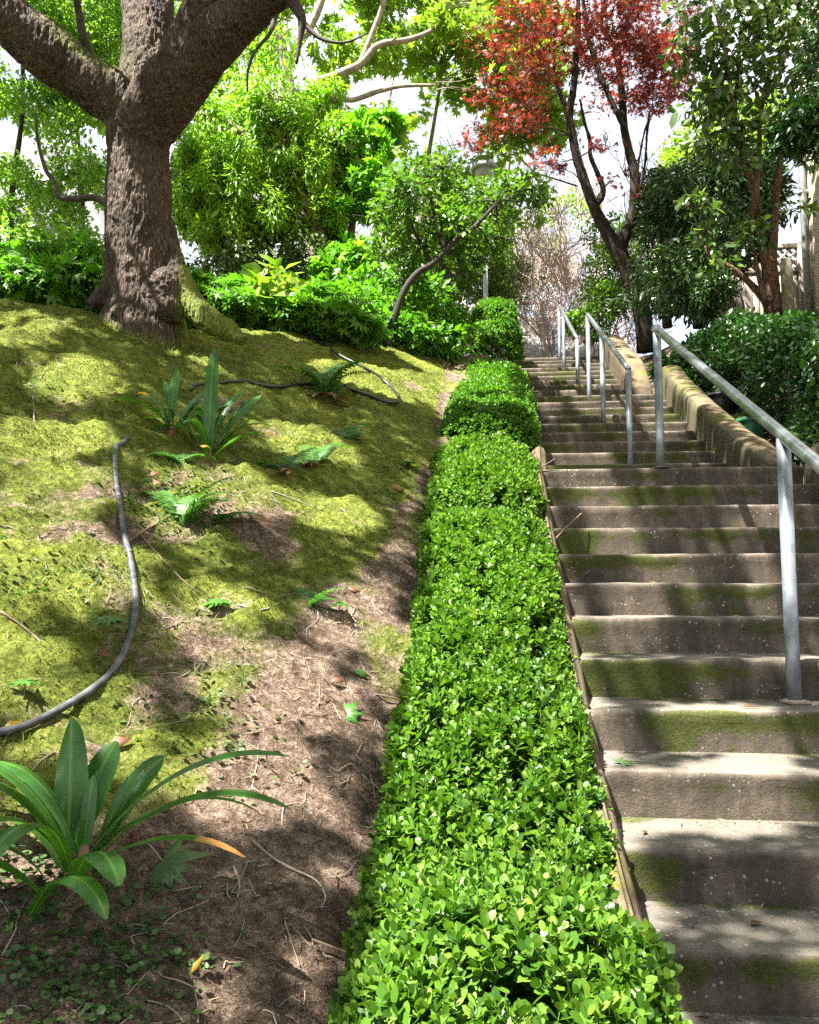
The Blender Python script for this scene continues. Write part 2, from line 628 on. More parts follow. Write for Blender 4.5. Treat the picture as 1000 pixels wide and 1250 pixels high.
def mat_concrete(name, tread, riser, moss=.5, mosscol=(.045, .055, .008), specks=True, mossz=0.0):
    m, nt, nd, lk = newmat(name)
    g = N_(nt, 'ShaderNodeNewGeometry')
    v = g.outputs['Position']
    sp = N_(nt, 'ShaderNodeSeparateXYZ')
    lk.new(g.outputs['True Normal'], sp.inputs[0])
    flat = math_(nt, 'MULTIPLY_ADD', sp.outputs[2], 3.0, -1.6, True)
    n1 = tex_noise(nt, 3.2, 6, v, .65)
    n2 = tex_noise(nt, 26, 6, v, .7)
    n3 = tex_noise(nt, 140, 3, v, .7)
    mv = math_(nt, 'ADD', math_(nt, 'MULTIPLY', n1, .5), math_(nt, 'ADD', math_(nt, 'MULTIPLY', n2, .35), math_(nt, 'MULTIPLY', n3, .25)))
    ct = ramp(nt, mv, [(.38, tuple(x * .42 for x in tread)), (.55, tread), (.72, tuple(min(1, x * 1.35) for x in tread))])
    cr = ramp(nt, mv, [(.36, tuple(x * .35 for x in riser)), (.55, riser), (.74, tuple(min(1, x * 1.6) for x in riser))])
    mp = N_(nt, 'ShaderNodeMapping')
    mp.inputs['Scale'].default_value = (1, 1, .14)
    lk.new(v, mp.inputs['Vector'])
    drip = tex_noise(nt, 15, 4, mp.outputs[0], .65)
    cr = mixc(nt, math_(nt, 'MULTIPLY_ADD', drip, 3.5, -1.55, True), mixc(nt, .55, cr, (.03, .026, .02)), cr)
    col = mixc(nt, flat, cr, ct)
    if specks:
        vo = N_(nt, 'ShaderNodeTexVoronoi')
        vo.inputs['Scale'].default_value = 62
        lk.new(v, vo.inputs['Vector'])
        wn = N_(nt, 'ShaderNodeSeparateColor')
        lk.new(vo.outputs['Color'], wn.inputs[0])
        big = math_(nt, 'GREATER_THAN', wn.outputs[0], .60)
        sz = math_(nt, 'MULTIPLY_ADD', wn.outputs[1], .3, .05)
        dot = math_(nt, 'MULTIPLY', math_(nt, 'LESS_THAN', vo.outputs['Distance'], sz), big)
        dot = math_(nt, 'MULTIPLY', dot, math_(nt, 'MULTIPLY_ADD', tex_noise(nt, 5, 2, v), 3, -1.05, True))
        col = mixc(nt, math_(nt, 'MULTIPLY', dot, .65), col, (.5, .46, .4))
    if moss:
        mn = math_(nt, 'ADD', math_(nt, 'MULTIPLY', tex_noise(nt, 4.6, 4, v), 1.0), math_(nt, 'MULTIPLY', n2, .5))
        at = N_(nt, 'ShaderNodeAttribute')
        at.attribute_name = 'moss'
        f = math_(nt, 'MULTIPLY_ADD', math_(nt, 'ADD', mn, math_(nt, 'MULTIPLY', at.outputs['Fac'], .35)), 8, -8 + moss * 4.2, True)
        mc = ramp(nt, n3, [(.3, tuple(x * .45 for x in mosscol)), (.7, tuple(x * 1.7 for x in mosscol))])
        col = mixc(nt, math_(nt, 'MULTIPLY', f, .88), col, mc)
    p = N_(nt, 'ShaderNodeBsdfPrincipled')
    lk.new(col, p.inputs['Base Color'])
    p.inputs['Roughness'].default_value = .88
    p.inputs['Specular IOR Level'].default_value = .25
    h = math_(nt, 'ADD', math_(nt, 'MULTIPLY', n2, .7), math_(nt, 'MULTIPLY', n3, .5))
    lk.new(bump(nt, h, .75, .007), p.inputs['Normal'])
    finish(nt, p.outputs[0])
    return m


def mat_strap():
    m, nt, nd, lk = newmat('strap_leaf')
    g = N_(nt, 'ShaderNodeNewGeometry')
    at = N_(nt, 'ShaderNodeAttribute')
    at.attribute_name = 'tip'
    n = tex_noise(nt, 9, 3, g.outputs['Position'])
    col = ramp(nt, n, [(.3, (.022, .075, .014)), (.6, (.045, .14, .022)), (.8, (.10, .22, .03))])
    rb_ = N_(nt, 'ShaderNodeAttribute')
    rb_.attribute_name = 'rib'
    stripes = math_(nt, 'MULTIPLY_ADD', math_(nt, 'SINE', math_(nt, 'MULTIPLY', rb_.outputs['Fac'], 38.0)), .5, .5)
    col = mixc(nt, math_(nt, 'MULTIPLY', stripes, .35), col, tuple(x for x in (.03, .085, .012)))
    col = mixc(nt, math_(nt, 'MULTIPLY_ADD', rb_.outputs['Fac'], -4.0, .7, True), col, (.13, .24, .05))
    dry = ramp(nt, n, [(.3, (.25, .10, .03)), (.7, (.42, .24, .08))])
    col = mixc(nt, math_(nt, 'MULTIPLY_ADD', math_(nt, 'ADD', at.outputs['Fac'], math_(nt, 'MULTIPLY_ADD', n, .6, -.3)), 5, -4.2, True), col, dry)
    p = N_(nt, 'ShaderNodeBsdfPrincipled')
    lk.new(col, p.inputs['Base Color'])
    p.inputs['Roughness'].default_value = .32
    t = N_(nt, 'ShaderNodeBsdfTranslucent')
    lk.new(mixc(nt, 1, col, (3.2, 3.2, .9), 'MULTIPLY'), t.inputs['Color'])
    mx = N_(nt, 'ShaderNodeMixShader')
    mx.inputs[0].default_value = .3
    lk.new(p.outputs[0], mx.inputs[1])
    lk.new(t.outputs[0], mx.inputs[2])
    finish(nt, mx.outputs[0])
    return m


M = {}
M['ground'] = mat_ground()
M['step'] = mat_concrete('worn_concrete_steps', (.13, .114, .092), (.128, .100, .074), .27)
M['wall'] = mat_concrete('mossy_wall', (.115, .088, .05), (.10, .084, .042), .45, (.075, .08, .016), False)
M['curb'] = mat_concrete('curb_concrete', (.14, .105, .06), (.12, .088, .05), .35, (.09, .09, .012), False)
M['sunlit_step'] = mat_concrete('sunwhite_concrete', (.72, .71, .68), (.6, .6, .58), .0, specks=False)  # near-white base colour stands in for glaring sun on the far flight
M['steel_post'] = simple('weathered_steel', (.19, .21, .235), .5, .35, .2, 14, .15, 90, .002)
M['steel_rail'] = simple('polished_steel', (.44, .46, .50), .3, .9, .16, 10, .04, 60, .001)
M['box'] = leafmat('boxwood_leaf', [(0, (.036, .11, .012)), (.4, (.105, .25, .018)), (.8, (.175, .34, .03)), (1, (.26, .41, .055))], .45, .36, (1.35, 1.5, .7), .4)
M['box_far'] = leafmat('boxwood_far_leaf', [(0, (.035, .12, .012)), (.5, (.10, .27, .022)), (1, (.24, .46, .045))], .42, .36)
M['twig'] = simple('twig_bark', (.16, .11, .07), .85, 0, .3, 20, .4, 80)
M['darktwig'] = simple('dark_bark', (.055, .042, .032), .85, 0, .3, 20, .4, 80)
M['paletwig'] = simple('pale_bark', (.30, .25, .19), .85, 0, .25, 12, .4, 60)
M['greytwig'] = simple('bare_grey_twig', (.58, .53, .49), .85, 0, .2, 12, .2, 60)
M['pinktwig'] = simple('bare_pink_twig', (.46, .35, .32), .85, 0, .25, 12, .2, 60)
M['bark'] = barkmat('big_tree_bark', (.085, .061, .044), (.20, .145, .108), .05, 44, .22, .014)
M['bark_red'] = barkmat('maple_bark', (.032, .023, .014), (.068, .05, .03), .15, 40, .3, .006, (.11, .09, .02))
M['bark_rub'] = barkmat('reddish_bark', (.17, .085, .055), (.36, .22, .15), 0, 40, .3, .008)
M['lf_big'] = leafmat('big_tree_leaf', [(0, (.04, .11, .012)), (1, (.12, .24, .025))], .45, .4)
M['lf_weep'] = leafmat('weeping_leaf', [(0, (.14, .32, .016)), (.5, (.29, .54, .03)), (1, (.52, .72, .07))], .45, .42, patch=.45, patch_scale=2.2)
M['lf_bright'] = leafmat('bright_maple_leaf', [(0, (.09, .28, .016)), (.6, (.20, .50, .03)), (1, (.42, .68, .07))], .45, .45, patch=.3)
M['lf_yellow'] = leafmat('spring_leaf', [(0, (.16, .32, .03)), (.6, (.30, .46, .05)), (1, (.46, .56, .11))], .5, .5, patch=.3)
M['lf_dark'] = leafmat('dark_evergreen_leaf', [(0, (.028, .07, .02)), (.6, (.07, .16, .035)), (1, (.17, .29, .08))], .35, .15, patch=.35)
M['lf_olive'] = leafmat('olive_leaf', [(0, (.06, .12, .022)), (.6, (.14, .22, .04)), (1, (.30, .38, .11))], .45, .3, patch=.4)
M['lf_light'] = leafmat('light_small_leaf', [(0, (.11, .26, .03)), (.5, (.24, .46, .055)), (1, (.46, .62, .15))], .5, .42, patch=.35)
M['lf_hedge'] = leafmat('right_hedge_leaf', [(0, (.018, .06, .014)), (.6, (.042, .13, .022)), (1, (.10, .24, .045))], .38, .2, patch=.3)
M['lf_cover'] = leafmat('ground_cover_leaf', [(0, (.05, .17, .012)), (.5, (.12, .32, .02)), (1, (.25, .46, .04))], .46, .42, patch=.45, patch_scale=2.5)
M['blacktwig'] = simple('near_black_bark', (.022, .017, .012), .85, 0, .3, 20, .4, 80)  # near-black even bark colour, set low to stay dark in the sun
M['lf_tree2'] = leafmat('small_tree_leaf', [(0, (.055, .13, .016)), (.6, (.13, .27, .026)), (1, (.28, .44, .06))], .38, .40, patch=.35)
M['lf_red'] = leafmat('red_maple_leaf', [(0, (.09, .016, .014)), (.5, (.24, .05, .028)), (.85, (.42, .11, .045)), (1, (.56, .24, .09))], .45, .42, (1.7, 1.0, .9), patch=.35, patch_scale=2)
M['lf_rub'] = leafmat('broad_glossy_leaf', [(0, (.035, .075, .018)), (.6, (.09, .17, .034)), (1, (.23, .35, .07))], .32, .26)
M['lf_grey'] = leafmat('grey_green_leaf', [(0, (.14, .17, .09)), (.6, (.28, .31, .17)), (1, (.5, .5, .36))], .5, .35)
M['strap'] = mat_strap()
M['fern'] = leafmat('fern_leaf', [(0, (.05, .16, .018)), (1, (.13, .33, .05))], .45, .35)
M['dry'] = leafmat('dry_leaf', [(0, (.10, .045, .02)), (.6, (.24, .105, .042)), (1, (.42, .27, .13))], .6, .3, (1.4, 1.1, .7))
M['yellow'] = leafmat('yellow_leaf', [(0, (.62, .36, .02)), (1, (.75, .48, .04))], .45, .3, (1.3, 1.1, .6))
M['fatleaf'] = leafmat('fallen_green_leaf', [(0, (.10, .19, .06)), (1, (.15, .26, .09))], .5, .25)
M['moss'] = leafmat('moss_sprig', [(0, (.03, .042, .006)), (.5, (.16, .19, .026)), (1, (.42, .47, .11))], .7, .35, (1.3, 1.4, .6), .2, patch=.4, patch_scale=3)
M['grassblade'] = leafmat('grass_blade', [(0, (.08, .14, .02)), (.7, (.18, .25, .04)), (1, (.36, .33, .12))], .6, .35)
M['weed'] = leafmat('weed_leaf', [(0, (.05, .11, .03)), (1, (.14, .24, .07))], .5, .3)
M['litter'] = leafmat('litter_bits', [(0, (.05, .03, .018)), (.6, (.20, .13, .075)), (1, (.42, .32, .21))], .8, .1, (1, .9, .7), .2)
M['hose'] = simple('grey_rubber_hose', (.085, .088, .095), .5, 0, .4, 16, .1, 200, .001)
M['hose_dark'] = simple('black_rubber_hose', (.018, .019, .021), .4, 0, .2, 30, .1, 200, .001)
M['building'] = simple('beige_render', (.52, .47, .34), .9, 0, .06, 3, .25, 60, .004)
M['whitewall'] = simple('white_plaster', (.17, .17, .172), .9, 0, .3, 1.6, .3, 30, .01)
M['wood'] = simple('weathered_wood', (.34, .29, .235), .85, 0, .2, 6, .4, 50, .004)
M['woodpost'] = simple('old_wood_post', (.20, .17, .11), .9, 0, .2, 9, .4, 50, .004)
M['greenpot'] = simple('green_plastic', (.02, .16, .07), .4, 0, .1, 12, .05)
M['blackpot'] = simple('black_plastic', (.02, .02, .022), .5, 0, .2, 12, .05)
M['lampgrey'] = simple('grey_painted_metal', (.33, .34, .33), .5, .2, .1, 12, .05)
M['lampglass'] = simple('milky_lamp_lens', (.36, .37, .35), .35, 0, .04, 12, 0)
M['soilroot'] = simple('leaf_base', (.22, .11, .06), .7, 0, .3, 30, .4, 80)
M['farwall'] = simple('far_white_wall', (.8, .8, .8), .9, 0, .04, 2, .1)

# ================================================================== GROUND
xs = np.unique(np.concatenate([np.linspace(-120, -12, 26), np.linspace(-12, -4.6, 40), np.linspace(-4.6, .35, 240), np.linspace(.35, 5, 40), np.linspace(5, 120, 28)]))
ys = np.unique(np.concatenate([np.linspace(-60, -1, 20), np.linspace(-1, 1.2, 12), np.linspace(1.2, 4, 180), np.linspace(4, 9.6, 260), np.linspace(9.6, 15, 40), np.linspace(15, 200, 40)]))
GX, GY = np.meshgrid(xs, ys, indexing='ij')
GZ = ground(GX, GY)
nx_, ny_ = GX.shape


def soil_mask(X, Y):
    u = -.36 - X
    wid = np.interp(Y, [1, 1.8, 2.4, 3.0, 3.6, 4.2, 5.5, 7, 9], [1.3, .85, .52, .42, .46, .22, .10, .06, .05])
    s = np.interp(Y, [4.0, 5.2], [1.15, .62]) - 1.2 * sstep(wid * .6, wid * 1.3, u)
    s = s + .7 * fbm(X * 1.7 + 5, Y * 1.7, 0, 3, 77) + .28 * fbm(X * 5.5, Y * 5.5, 0, 3, 78) - .02
    a = 0.9
    p, q = X * math.cos(a) + Y * math.sin(a), -X * math.sin(a) + Y * math.cos(a)
    rid = 1 - np.abs(fbm(p * 1.6 + 3, q * 3.8, 0, 3, 21))
    n2 = fbm(p * 4, q * 9, 0, 3, 9)
    s = s + .34 * sstep(.62, .35, rid) + .30 * sstep(-.05, -.6, n2)
    low = np.interp(Y, [1.2, 1.9, 2.3, 2.9], [.5, .35, .1, 0])
    return np.clip(s + low, -.2, 1.2)


i, j = np.meshgrid(np.arange(nx_ - 1), np.arange(ny_ - 1), indexing='ij')
Q = np.stack([i * ny_ + j, (i + 1) * ny_ + j, (i + 1) * ny_ + j + 1, i * ny_ + j + 1], -1).reshape(-1, 4)
g_me = mesh_np('ground', np.stack([GX, GY, GZ], -1).reshape(-1, 3), Q.ravel(), np.arange(len(Q)) * 4, True, {'soil': soil_mask(GX, GY).ravel()})
link('ground', g_me, M['ground'])['kind'] = 'structure'

# moss sprigs, litter, weeds: uncountable cover on the slope
def gnormal(X, Y):
    e = .02
    return np.stack([-(ground(X + e, Y) - ground(X - e, Y)) / (2 * e), -(ground(X, Y + e) - ground(X, Y - e)) / (2 * e), np.ones_like(X)], -1)


def scatter(n, x0, x1, y0, y1, ybias=1.6):
    X = x0 + (x1 - x0) * rng.random(n)
    Y = y0 + (y1 - y0) * rng.random(n) ** ybias
    p = np.stack([X, Y, np.zeros(n)], -1)
    px, py, d = proj(np.stack([X, Y, ground(X, Y, False)], -1))
    k = (px > -60) & (px < 640) & (py < 1310) & (py > 330) & (X < -.2)
    return X[k], Y[k]


X, Y = scatter(480000, -4.8, -.1, 1.2, 9.6, 1.5)
dens = .5 + .8 * fbm(X * 5, Y * 5, 0, 3, 101)
k = (soil_mask(X, Y) + .25 * rng.standard_normal(len(X)) < .42) & (rng.random(len(X)) < dens)
X, Y = X[k], Y[k]
Z = ground(X, Y)
pos = np.stack([X, Y, Z - .002], -1)
TUFT = (np.array([(-.14, 0, 0), (.14, 0, 0), (.1, .25, 1), (-.1, -.12, 0), (.05, .14, 0), (-.5, -.1, .8), (0, -.16, 0), (.1, .12, 0), (.45, -.3, .75)]), [(0, 1, 2), (3, 4, 5), (6, 7, 8)])
n_ = gnormal(X, Y)
RR = rots(len(X), rng.standard_normal((len(X), 3)), n_ + .35 * rng.standard_normal((len(X), 3)))
V, L, S = inst(TUFT, RR, pos, .006 + .013 * rng.random(len(X)) ** 2.5)
o = link('moss_cover', mesh_np('moss_cover', V, L, S, False), M['moss'])
tag(o, 'yellow green moss tufts carpeting the sloping bank', 'moss', kind='stuff')

X, Y = scatter(52000, -3.6, -.1, 1.2, 8.5, 1.9)
k = soil_mask(X, Y) + .35 * rng.standard_normal(len(X)) > .45
X, Y = X[k], Y[k]
pos = np.stack([X, Y, ground(X, Y) + .003], -1)
BIT = (np.array([(0, -.05, 0), (.5, -.04, .06), (1, 0, 0), (.5, .06, .05), (0, .05, 0)]), [(0, 1, 3, 4), (1, 2, 3)])
RR = rots(len(X), rng.standard_normal((len(X), 3)) * np.array([1, 1, .15]), gnormal(X, Y) + .5 * rng.standard_normal((len(X), 3)))
V, L, S = inst(BIT, RR, pos, .012 + .035 * rng.random(len(X)) ** 2.5)
o = link('leaf_litter', mesh_np('leaf_litter', V, L, S, False), M['litter'])
tag(o, 'brown crumbs of bark and leaf litter over the bare soil', 'litter', kind='stuff')

# fine dead twigs strewn over the soil
mb = MB()
X, Y = scatter(900, -3.8, -.3, 1.3, 8.0, 1.7)
for x, y in zip(X, Y):
    if soil_mask(x, y) + .3 * rng.standard_normal() < .35:
        continue
    a_, L_ = rng.random() * 6.28, .04 + .14 * rng.random() ** 2
    q = np.array([[x + math.cos(a_) * L_ * t + .015 * rng.normal(), y + math.sin(a_) * L_ * t + .015 * rng.normal(), 0] for t in (0, .33, .66, 1)])
    q[:, 2] = ground(q[:, 0], q[:, 1]) + .004
    mb.tube(q, [.0022, .002, .0016, .001], 4, sub=2, cap=False)
tag(mb.build('fine_twigs', M['paletwig']), 'fine pale dead twigs strewn over the bare soil', 'twigs', kind='stuff')

# thin grass coming up through the moss in loose patches
X, Y = scatter(60000, -4.4, -.3, 1.6, 9.4, 1.4)
k = (fbm(X * 1.6, Y * 1.6, 0, 3, 151) + .25 * rng.standard_normal(len(X)) > .28) & (soil_mask(X, Y) < .7)
X, Y = X[k], Y[k]
pos = np.stack([X, Y, ground(X, Y) - .003], -1)
BLADE = (np.array([(0, -.035, 0), (0, .035, 0), (.22, .03, .55), (.22, -.03, .55), (.62, 0, .95)]), [(0, 1, 2, 3), (3, 2, 4)])
a_ = rng.random(len(X)) * 6.283
RR = rots(len(X), np.stack([np.cos(a_), np.sin(a_), 0 * a_], -1), np.array([0, 0, 1.0]) + .3 * rng.standard_normal((len(X), 3)))
V, L, S = inst(BLADE, RR, pos, .018 + .035 * rng.random(len(X)) ** 2)
o = link('thin_grass', mesh_np('thin_grass', V, L, S, False), M['grassblade'])
tag(o, 'fine grass blades sprouting in patches from the moss', 'grass', kind='stuff')

# small round-leaved weeds, bottom left corner and sprinkled on the bank
wx, wy = [], []
for (px, py, rad, n) in [(60, 1190, .20, 420), (20, 1110, .12, 160), (110, 1230, .16, 260), (150, 1120, .12, 130), (200, 1170, .12, 120), (60, 480, .25, 130), (30, 340, .3, 60),
                         (250, 640, .22, 300), (215, 600, .2, 260), (170, 620, .15, 120), (40, 720, .2, 90), (130, 700, .2, 110), (230, 850, .2, 120), (270, 900, .2, 130), (520, 470, .3, 120), (480, 420, .4, 160), (330, 560, .25, 120)]:
    c = hit(px, py)
    wx.append(c[0] + rad * rng.standard_normal(n) * .6)
    wy.append(c[1] + rad * rng.standard_normal(n) * .6)
X, Y = np.concatenate(wx), np.concatenate(wy)
k = X < -.3
X, Y = X[k], Y[k]
pos = np.stack([X, Y, ground(X, Y) + .006 + .02 * rng.random(len(X))], -1)
ROUND = (np.array([(0, 0, 0), (.3, .38, .05), (.8, .36, .05), (1, 0, 0), (.8, -.36, .05), (.3, -.38, .05), (.5, 0, -.02)]), [(6, 0, 5), (6, 5, 4), (6, 4, 3), (6, 3, 2), (6, 2, 1), (6, 1, 0)])
RR = rots(len(X), rng.standard_normal((len(X), 3)) * np.array([1, 1, .2]), np.array([0, 0, 1.0]) + .4 * rng.standard_normal((len(X), 3)))
V, L, S = inst(ROUND, RR, pos, .012 + .012 * rng.random(len(X)))
o = link('small_weeds', mesh_np('small_weeds', V, L, S, True), M['weed'])
tag(o, 'tiny round leaved weeds creeping over soil and moss', 'weeds', kind='stuff')

# ================================================================== STAIRS
def step_mesh(x0, x1, yf, yb, z, h, seed, skew=0.0):
    """one worn step block: riser with a slightly bull-nosed, chipped edge; x runs along the nosing"""
    prof = [(.022, -h), (.016, -h * .6), (.008, -.05), (.0, -.022), (.001, -.010), (.006, -.003), (.016, 0.0), (.05, .0005), (.12, -.001)]
    b = yb - yf
    prof = prof + [(b * .7, .0), (b, .002), (b + .04, .002)]
    nxx = max(20, int((x1 - x0) / .035))
    xx = np.linspace(x0, x1, nxx)
    V = np.empty((nxx, len(prof), 3))
    for q, (dy, dz) in enumerate(prof):
        wear = .006 * fbm(xx * 1.3, seed * 3.1 + q * .15, 0, 3, 40) + .0035 * fbm(xx * 9, seed * 5.7 + q * .4, 0, 3, 41)
        edge = 1.0 if 2 <= q <= 7 else .35
        chip = np.minimum(0, fbm(xx * 4.5, seed * 9.0, 0, 3, 44) + .55) * .02 if q in (3, 4, 5) else 0
        V[:, q, 0] = xx
        V[:, q, 1] = yf + dy + wear * edge - chip
        V[:, q, 2] = z + dz + (wear * .8 + chip) * (edge if q > 1 else 0) * .7
    i, j = np.meshgrid(np.arange(nxx - 1), np.arange(len(prof) - 1), indexing='ij')
    m = len(prof)
    Q = np.stack([i * m + j, (i + 1) * m + j, (i + 1) * m + j + 1, i * m + j + 1], -1).reshape(-1, 4)
    # moss likes the top of the riser and the back corner of the tread
    ms = np.array([.25, .3, .75, .55, .3, 0, -.9, -1.2, -1.0, -.5, .6, 1.0])
    A = np.repeat(ms[None], nxx, 0) + .8 * fbm(xx * 2.6, seed * 2.3, 0, 3, 48)[:, None] - .2
    return V.reshape(-1, 3), Q, A.ravel()


def stairs(name, label, specs, mat):
    root = empty(name, (specs[0][0], specs[0][2], specs[0][4]), label, 'stairs')
    for k, (x0, x1, yf, yb, z, h) in enumerate(specs):
        mb = MB()
        V, Q, A = step_mesh(x0, x1, yf, yb, z, h, yf * 1.7 + k)
        mb.add_quads(V, Q, A)
        # closed body behind the worn front
        mb.box((x0, yf + .03, z - h - .12), (x1, yb + .03, z - .012), -1)
        mb.build('step', mat, root, attr='moss')
    return root


low = []
for k in range(-5, 12):
    yf = Y0 + T * k
    yb = yf + T if k < 11 else Y12
    low.append((.40, 2.14, yf, yb, R_ * k, R_))
stairs('concrete_stairs', 'lower wide flight of worn mossy concrete steps up to the landing', low, M['step'])
up_ = []
for k in range(12, 30):
    yf = Y12 + T2 * (k - 12)
    xr = 2.16 if k < 21 else 1.95
    up_.append((.46, xr, yf, yf + T2 if k < 29 else 14.6, R_ * k, R_))
stairs('concrete_stairs', 'narrower upper flight of dark concrete steps beyond the landing', up_, M['step'])
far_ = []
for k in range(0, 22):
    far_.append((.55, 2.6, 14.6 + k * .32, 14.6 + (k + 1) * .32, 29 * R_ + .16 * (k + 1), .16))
stairs('concrete_stairs', 'farthest flight of pale sunlit steps beyond the top of the dark steps', far_, M['sunlit_step'])


def sloped_wall(name, label, cat, path, w, h_under, mat, rounded=.09, bump_=.005, seed=0, ends=True):
    """path: (x, y, ztop) along the inner top edge; wall extends +x by w with a rounded coping"""
    path = np.asarray(path, float)
    rad = np.zeros(len(path))
    pts, _ = smooth_path(path, rad, 14)
    sec = [(0, -h_under), (0, -.20), (0, -.10), (.004, -.05), (.02, -.018), (.05, -.002), (w * .5, .008), (w - .05, -.002), (w - .02, -.018), (w - .004, -.05), (w, -.10), (w, -h_under)]
    m = len(sec)
    V = np.empty((len(pts), m, 3))
    for a, p in enumerate(pts):
        for b, (dx, dz) in enumerate(sec):
            V[a, b] = (p[0] + dx, p[1], p[2] + dz)
    wob = fbm(V[..., 0] * 3 + seed, V[..., 1] * 3, V[..., 2] * 3, 4, 60) * bump_
    V[..., 0] += wob * (np.arange(m) < m / 2).astype(float) * -1 + wob * (np.arange(m) > m / 2)
    V[..., 2] += wob * .8
    i, j = np.meshgrid(np.arange(len(pts) - 1), np.arange(m - 1), indexing='ij')
    Q = np.stack([i * m + j, i * m + j + 1, (i + 1) * m + j + 1, (i + 1) * m + j], -1).reshape(-1, 4)[:, ::-1]
    mb = MB()
    A = np.full((len(pts), m), -.2) + .5 * fbm(V[..., 0] * 2, V[..., 1] * 2, V[..., 2], 2, 63)
    mb.add_quads(V.reshape(-1, 3), Q, A.ravel())
    n0 = 0
    mb.L.append(np.arange(m))
    mb.S.append(np.array([mb.l]))
    mb.l += m
    mb.L.append((len(pts) - 1) * m + np.arange(m)[::-1])
    mb.S.append(np.array([mb.l]))
    mb.l += m
    o = mb.build(name, mat, attr='moss')
    recenter(o, (path[0][0] + w / 2, path[0][1], path[0][2] - h_under))
    return tag(o, label, cat)


nz = lambda y: float(nosing(y))
sloped_wall('garden_wall', 'low mossy sloping wall beside the middle steps, sunlit near its top', 'wall',
            [(1.93, 5.72, nz(5.7) + .03), (1.90, 5.85, nz(5.85) + .08), (1.885, 6.15, nz(6.1) + .19), (1.89, 6.5, nz(6.5) + .25), (1.94, 7.5, nz(7.5) + .26), (2.02, 8.8, nz(8.8) + .29), (2.04, 9.3, nz(9.3) + .35), (2.05, 9.55, nz(9.55) + .28), (2.05, 9.62, nz(9.62) + .12)], .22, .75, M['wall'], seed=1)
sloped_wall('garden_wall', 'farther brown sloping wall beside the topmost dark steps', 'wall',
            [(1.72, 9.72, nz(9.7) + .05), (1.72, 9.9, nz(9.9) + .16), (1.73, 10.3, nz(10.3) + .30), (1.80, 11.5, nz(11.5) + .32), (1.88, 12.9, nz(12.9) + .34), (1.88, 13.2, nz(13.2) + .3)], .3, .8, M['curb'], seed=2)
sloped_wall('garden_wall', 'mossy end of the low wall right of the near handrail', 'wall',
            [(2.16, -.6, nz(-.6) + .26), (2.15, 2.0, nz(2.0) + .26), (2.14, 4.6, nz(4.6) + .27), (2.13, 5.25, nz(5.25) + .28), (2.13, 5.5, nz(5.5) + .20), (2.13, 5.62, nz(5.62) + .06)], .34, .85, M['wall'], seed=3)
# left curb between hedge and steps
sloped_wall('stair_curb', 'narrow mossy brown curb between the long hedge and lower steps', 'curb',
            [(.315, -.6, nz(-.6) + .07), (.32, 2.5, nz(2.5) + .08), (.325, 5.4, nz(5.4) + .08), (.33, 5.75, nz(5.75) + .08)], .085, .5, M['curb'], seed=4)
sloped_wall('stair_curb', 'short curb edging the upper steps below the rounded hedges', 'curb',
            [(.36, 5.8, nz(5.8) + .02), (.37, 6.05, nz(6.05) + .16), (.375, 6.5, nz(6.5) + .14), (.38, 9, nz(9) + .10), (.38, 13.0, nz(13.0) + .08)], .10, .6, M['curb'], seed=5)

X, Y, Zz = [], [], []
for (x0, x1, yf, yb, z, h) in low + up_[:8]:
    n = 150
    X.append(x0 + (x1 - x0) * rng.random(n))
    Y.append(yb - .004 - .07 * rng.random(n) ** 2.5)
    Zz.append(np.full(n, z + .006))
X, Y, Zz = map(np.concatenate, (X, Y, Zz))
k = fbm(X * 3, Y * 5, 0, 2, 140) + .3 * rng.standard_normal(len(X)) > .0
pos = np.stack([X, Y, Zz], -1)[k]
RR = rots(len(pos), rng.standard_normal((len(pos), 3)) * np.array([1, 1, .2]), np.array([0, 0, 1.0]) + .5 * rng.standard_normal((len(pos), 3)))
V, L, S = inst(BIT, RR, pos, .010 + .03 * rng.random(len(pos)) ** 2.5)
o = link('step_litter', mesh_np('step_litter', V, L, S, False), M['litter'])
tag(o, 'dry crumbs and leaf bits gathered at the back of each tread', 'litter', kind='stuff')

# ================================================================== HANDRAILS
RX = 1.215


def stair_z(y):
    if y < YL:
        return R_ * math.floor((y - Y0) / T)
    if y < Y12:
        return 11 * R_
    if y < Y29:
        return R_ * (12 + math.floor((y - Y12) / T2))
    if y < 14.6:
        return 29 * R_
    return 29 * R_ + .16 * (math.floor((y - 14.6) / .32) + 1)


def handrail(label, pts, posts, r_rail, r_post, x=RX):
    pts = np.asarray(pts, float)
    root = empty('handrail', (x, posts[0], stair_z(posts[0])), label, 'handrail', 'steel handrails along the steps')
    mb = MB()
    # rounded ends where the pipe turns down to the end post
    mb.tube(pts, r_rail, 20, sub=4)
    mb.build('rail', M['steel_rail'], root)
    for y in posts:
        zt = np.interp(y, pts[:, 1], pts[:, 2])
        zb = stair_z(y)
        xx = np.interp(y, pts[:, 1], pts[:, 0])
        p = MB()
        p.tube([(xx, y, zb - .02), (xx, y, zb + .2), (xx, y, zt - r_rail * .55)], r_post, 18)
        p.lathe([(r_post * 1.02, .010), (r_post * 1.25, .006), (r_post * 1.35, .0)], (xx, y, zb), 18)
        p.build('post', M['steel_post'], root)
        if y < 9:
            q = MB()
            q.lathe([(r_post * 2.3, .001), (r_post * 2.1, .007), (r_post * 1.3, .013), (r_post * 1.0, .012)], (xx, y, zb + .002), 20)
            q.build('grout', M['step'], root)
    return root


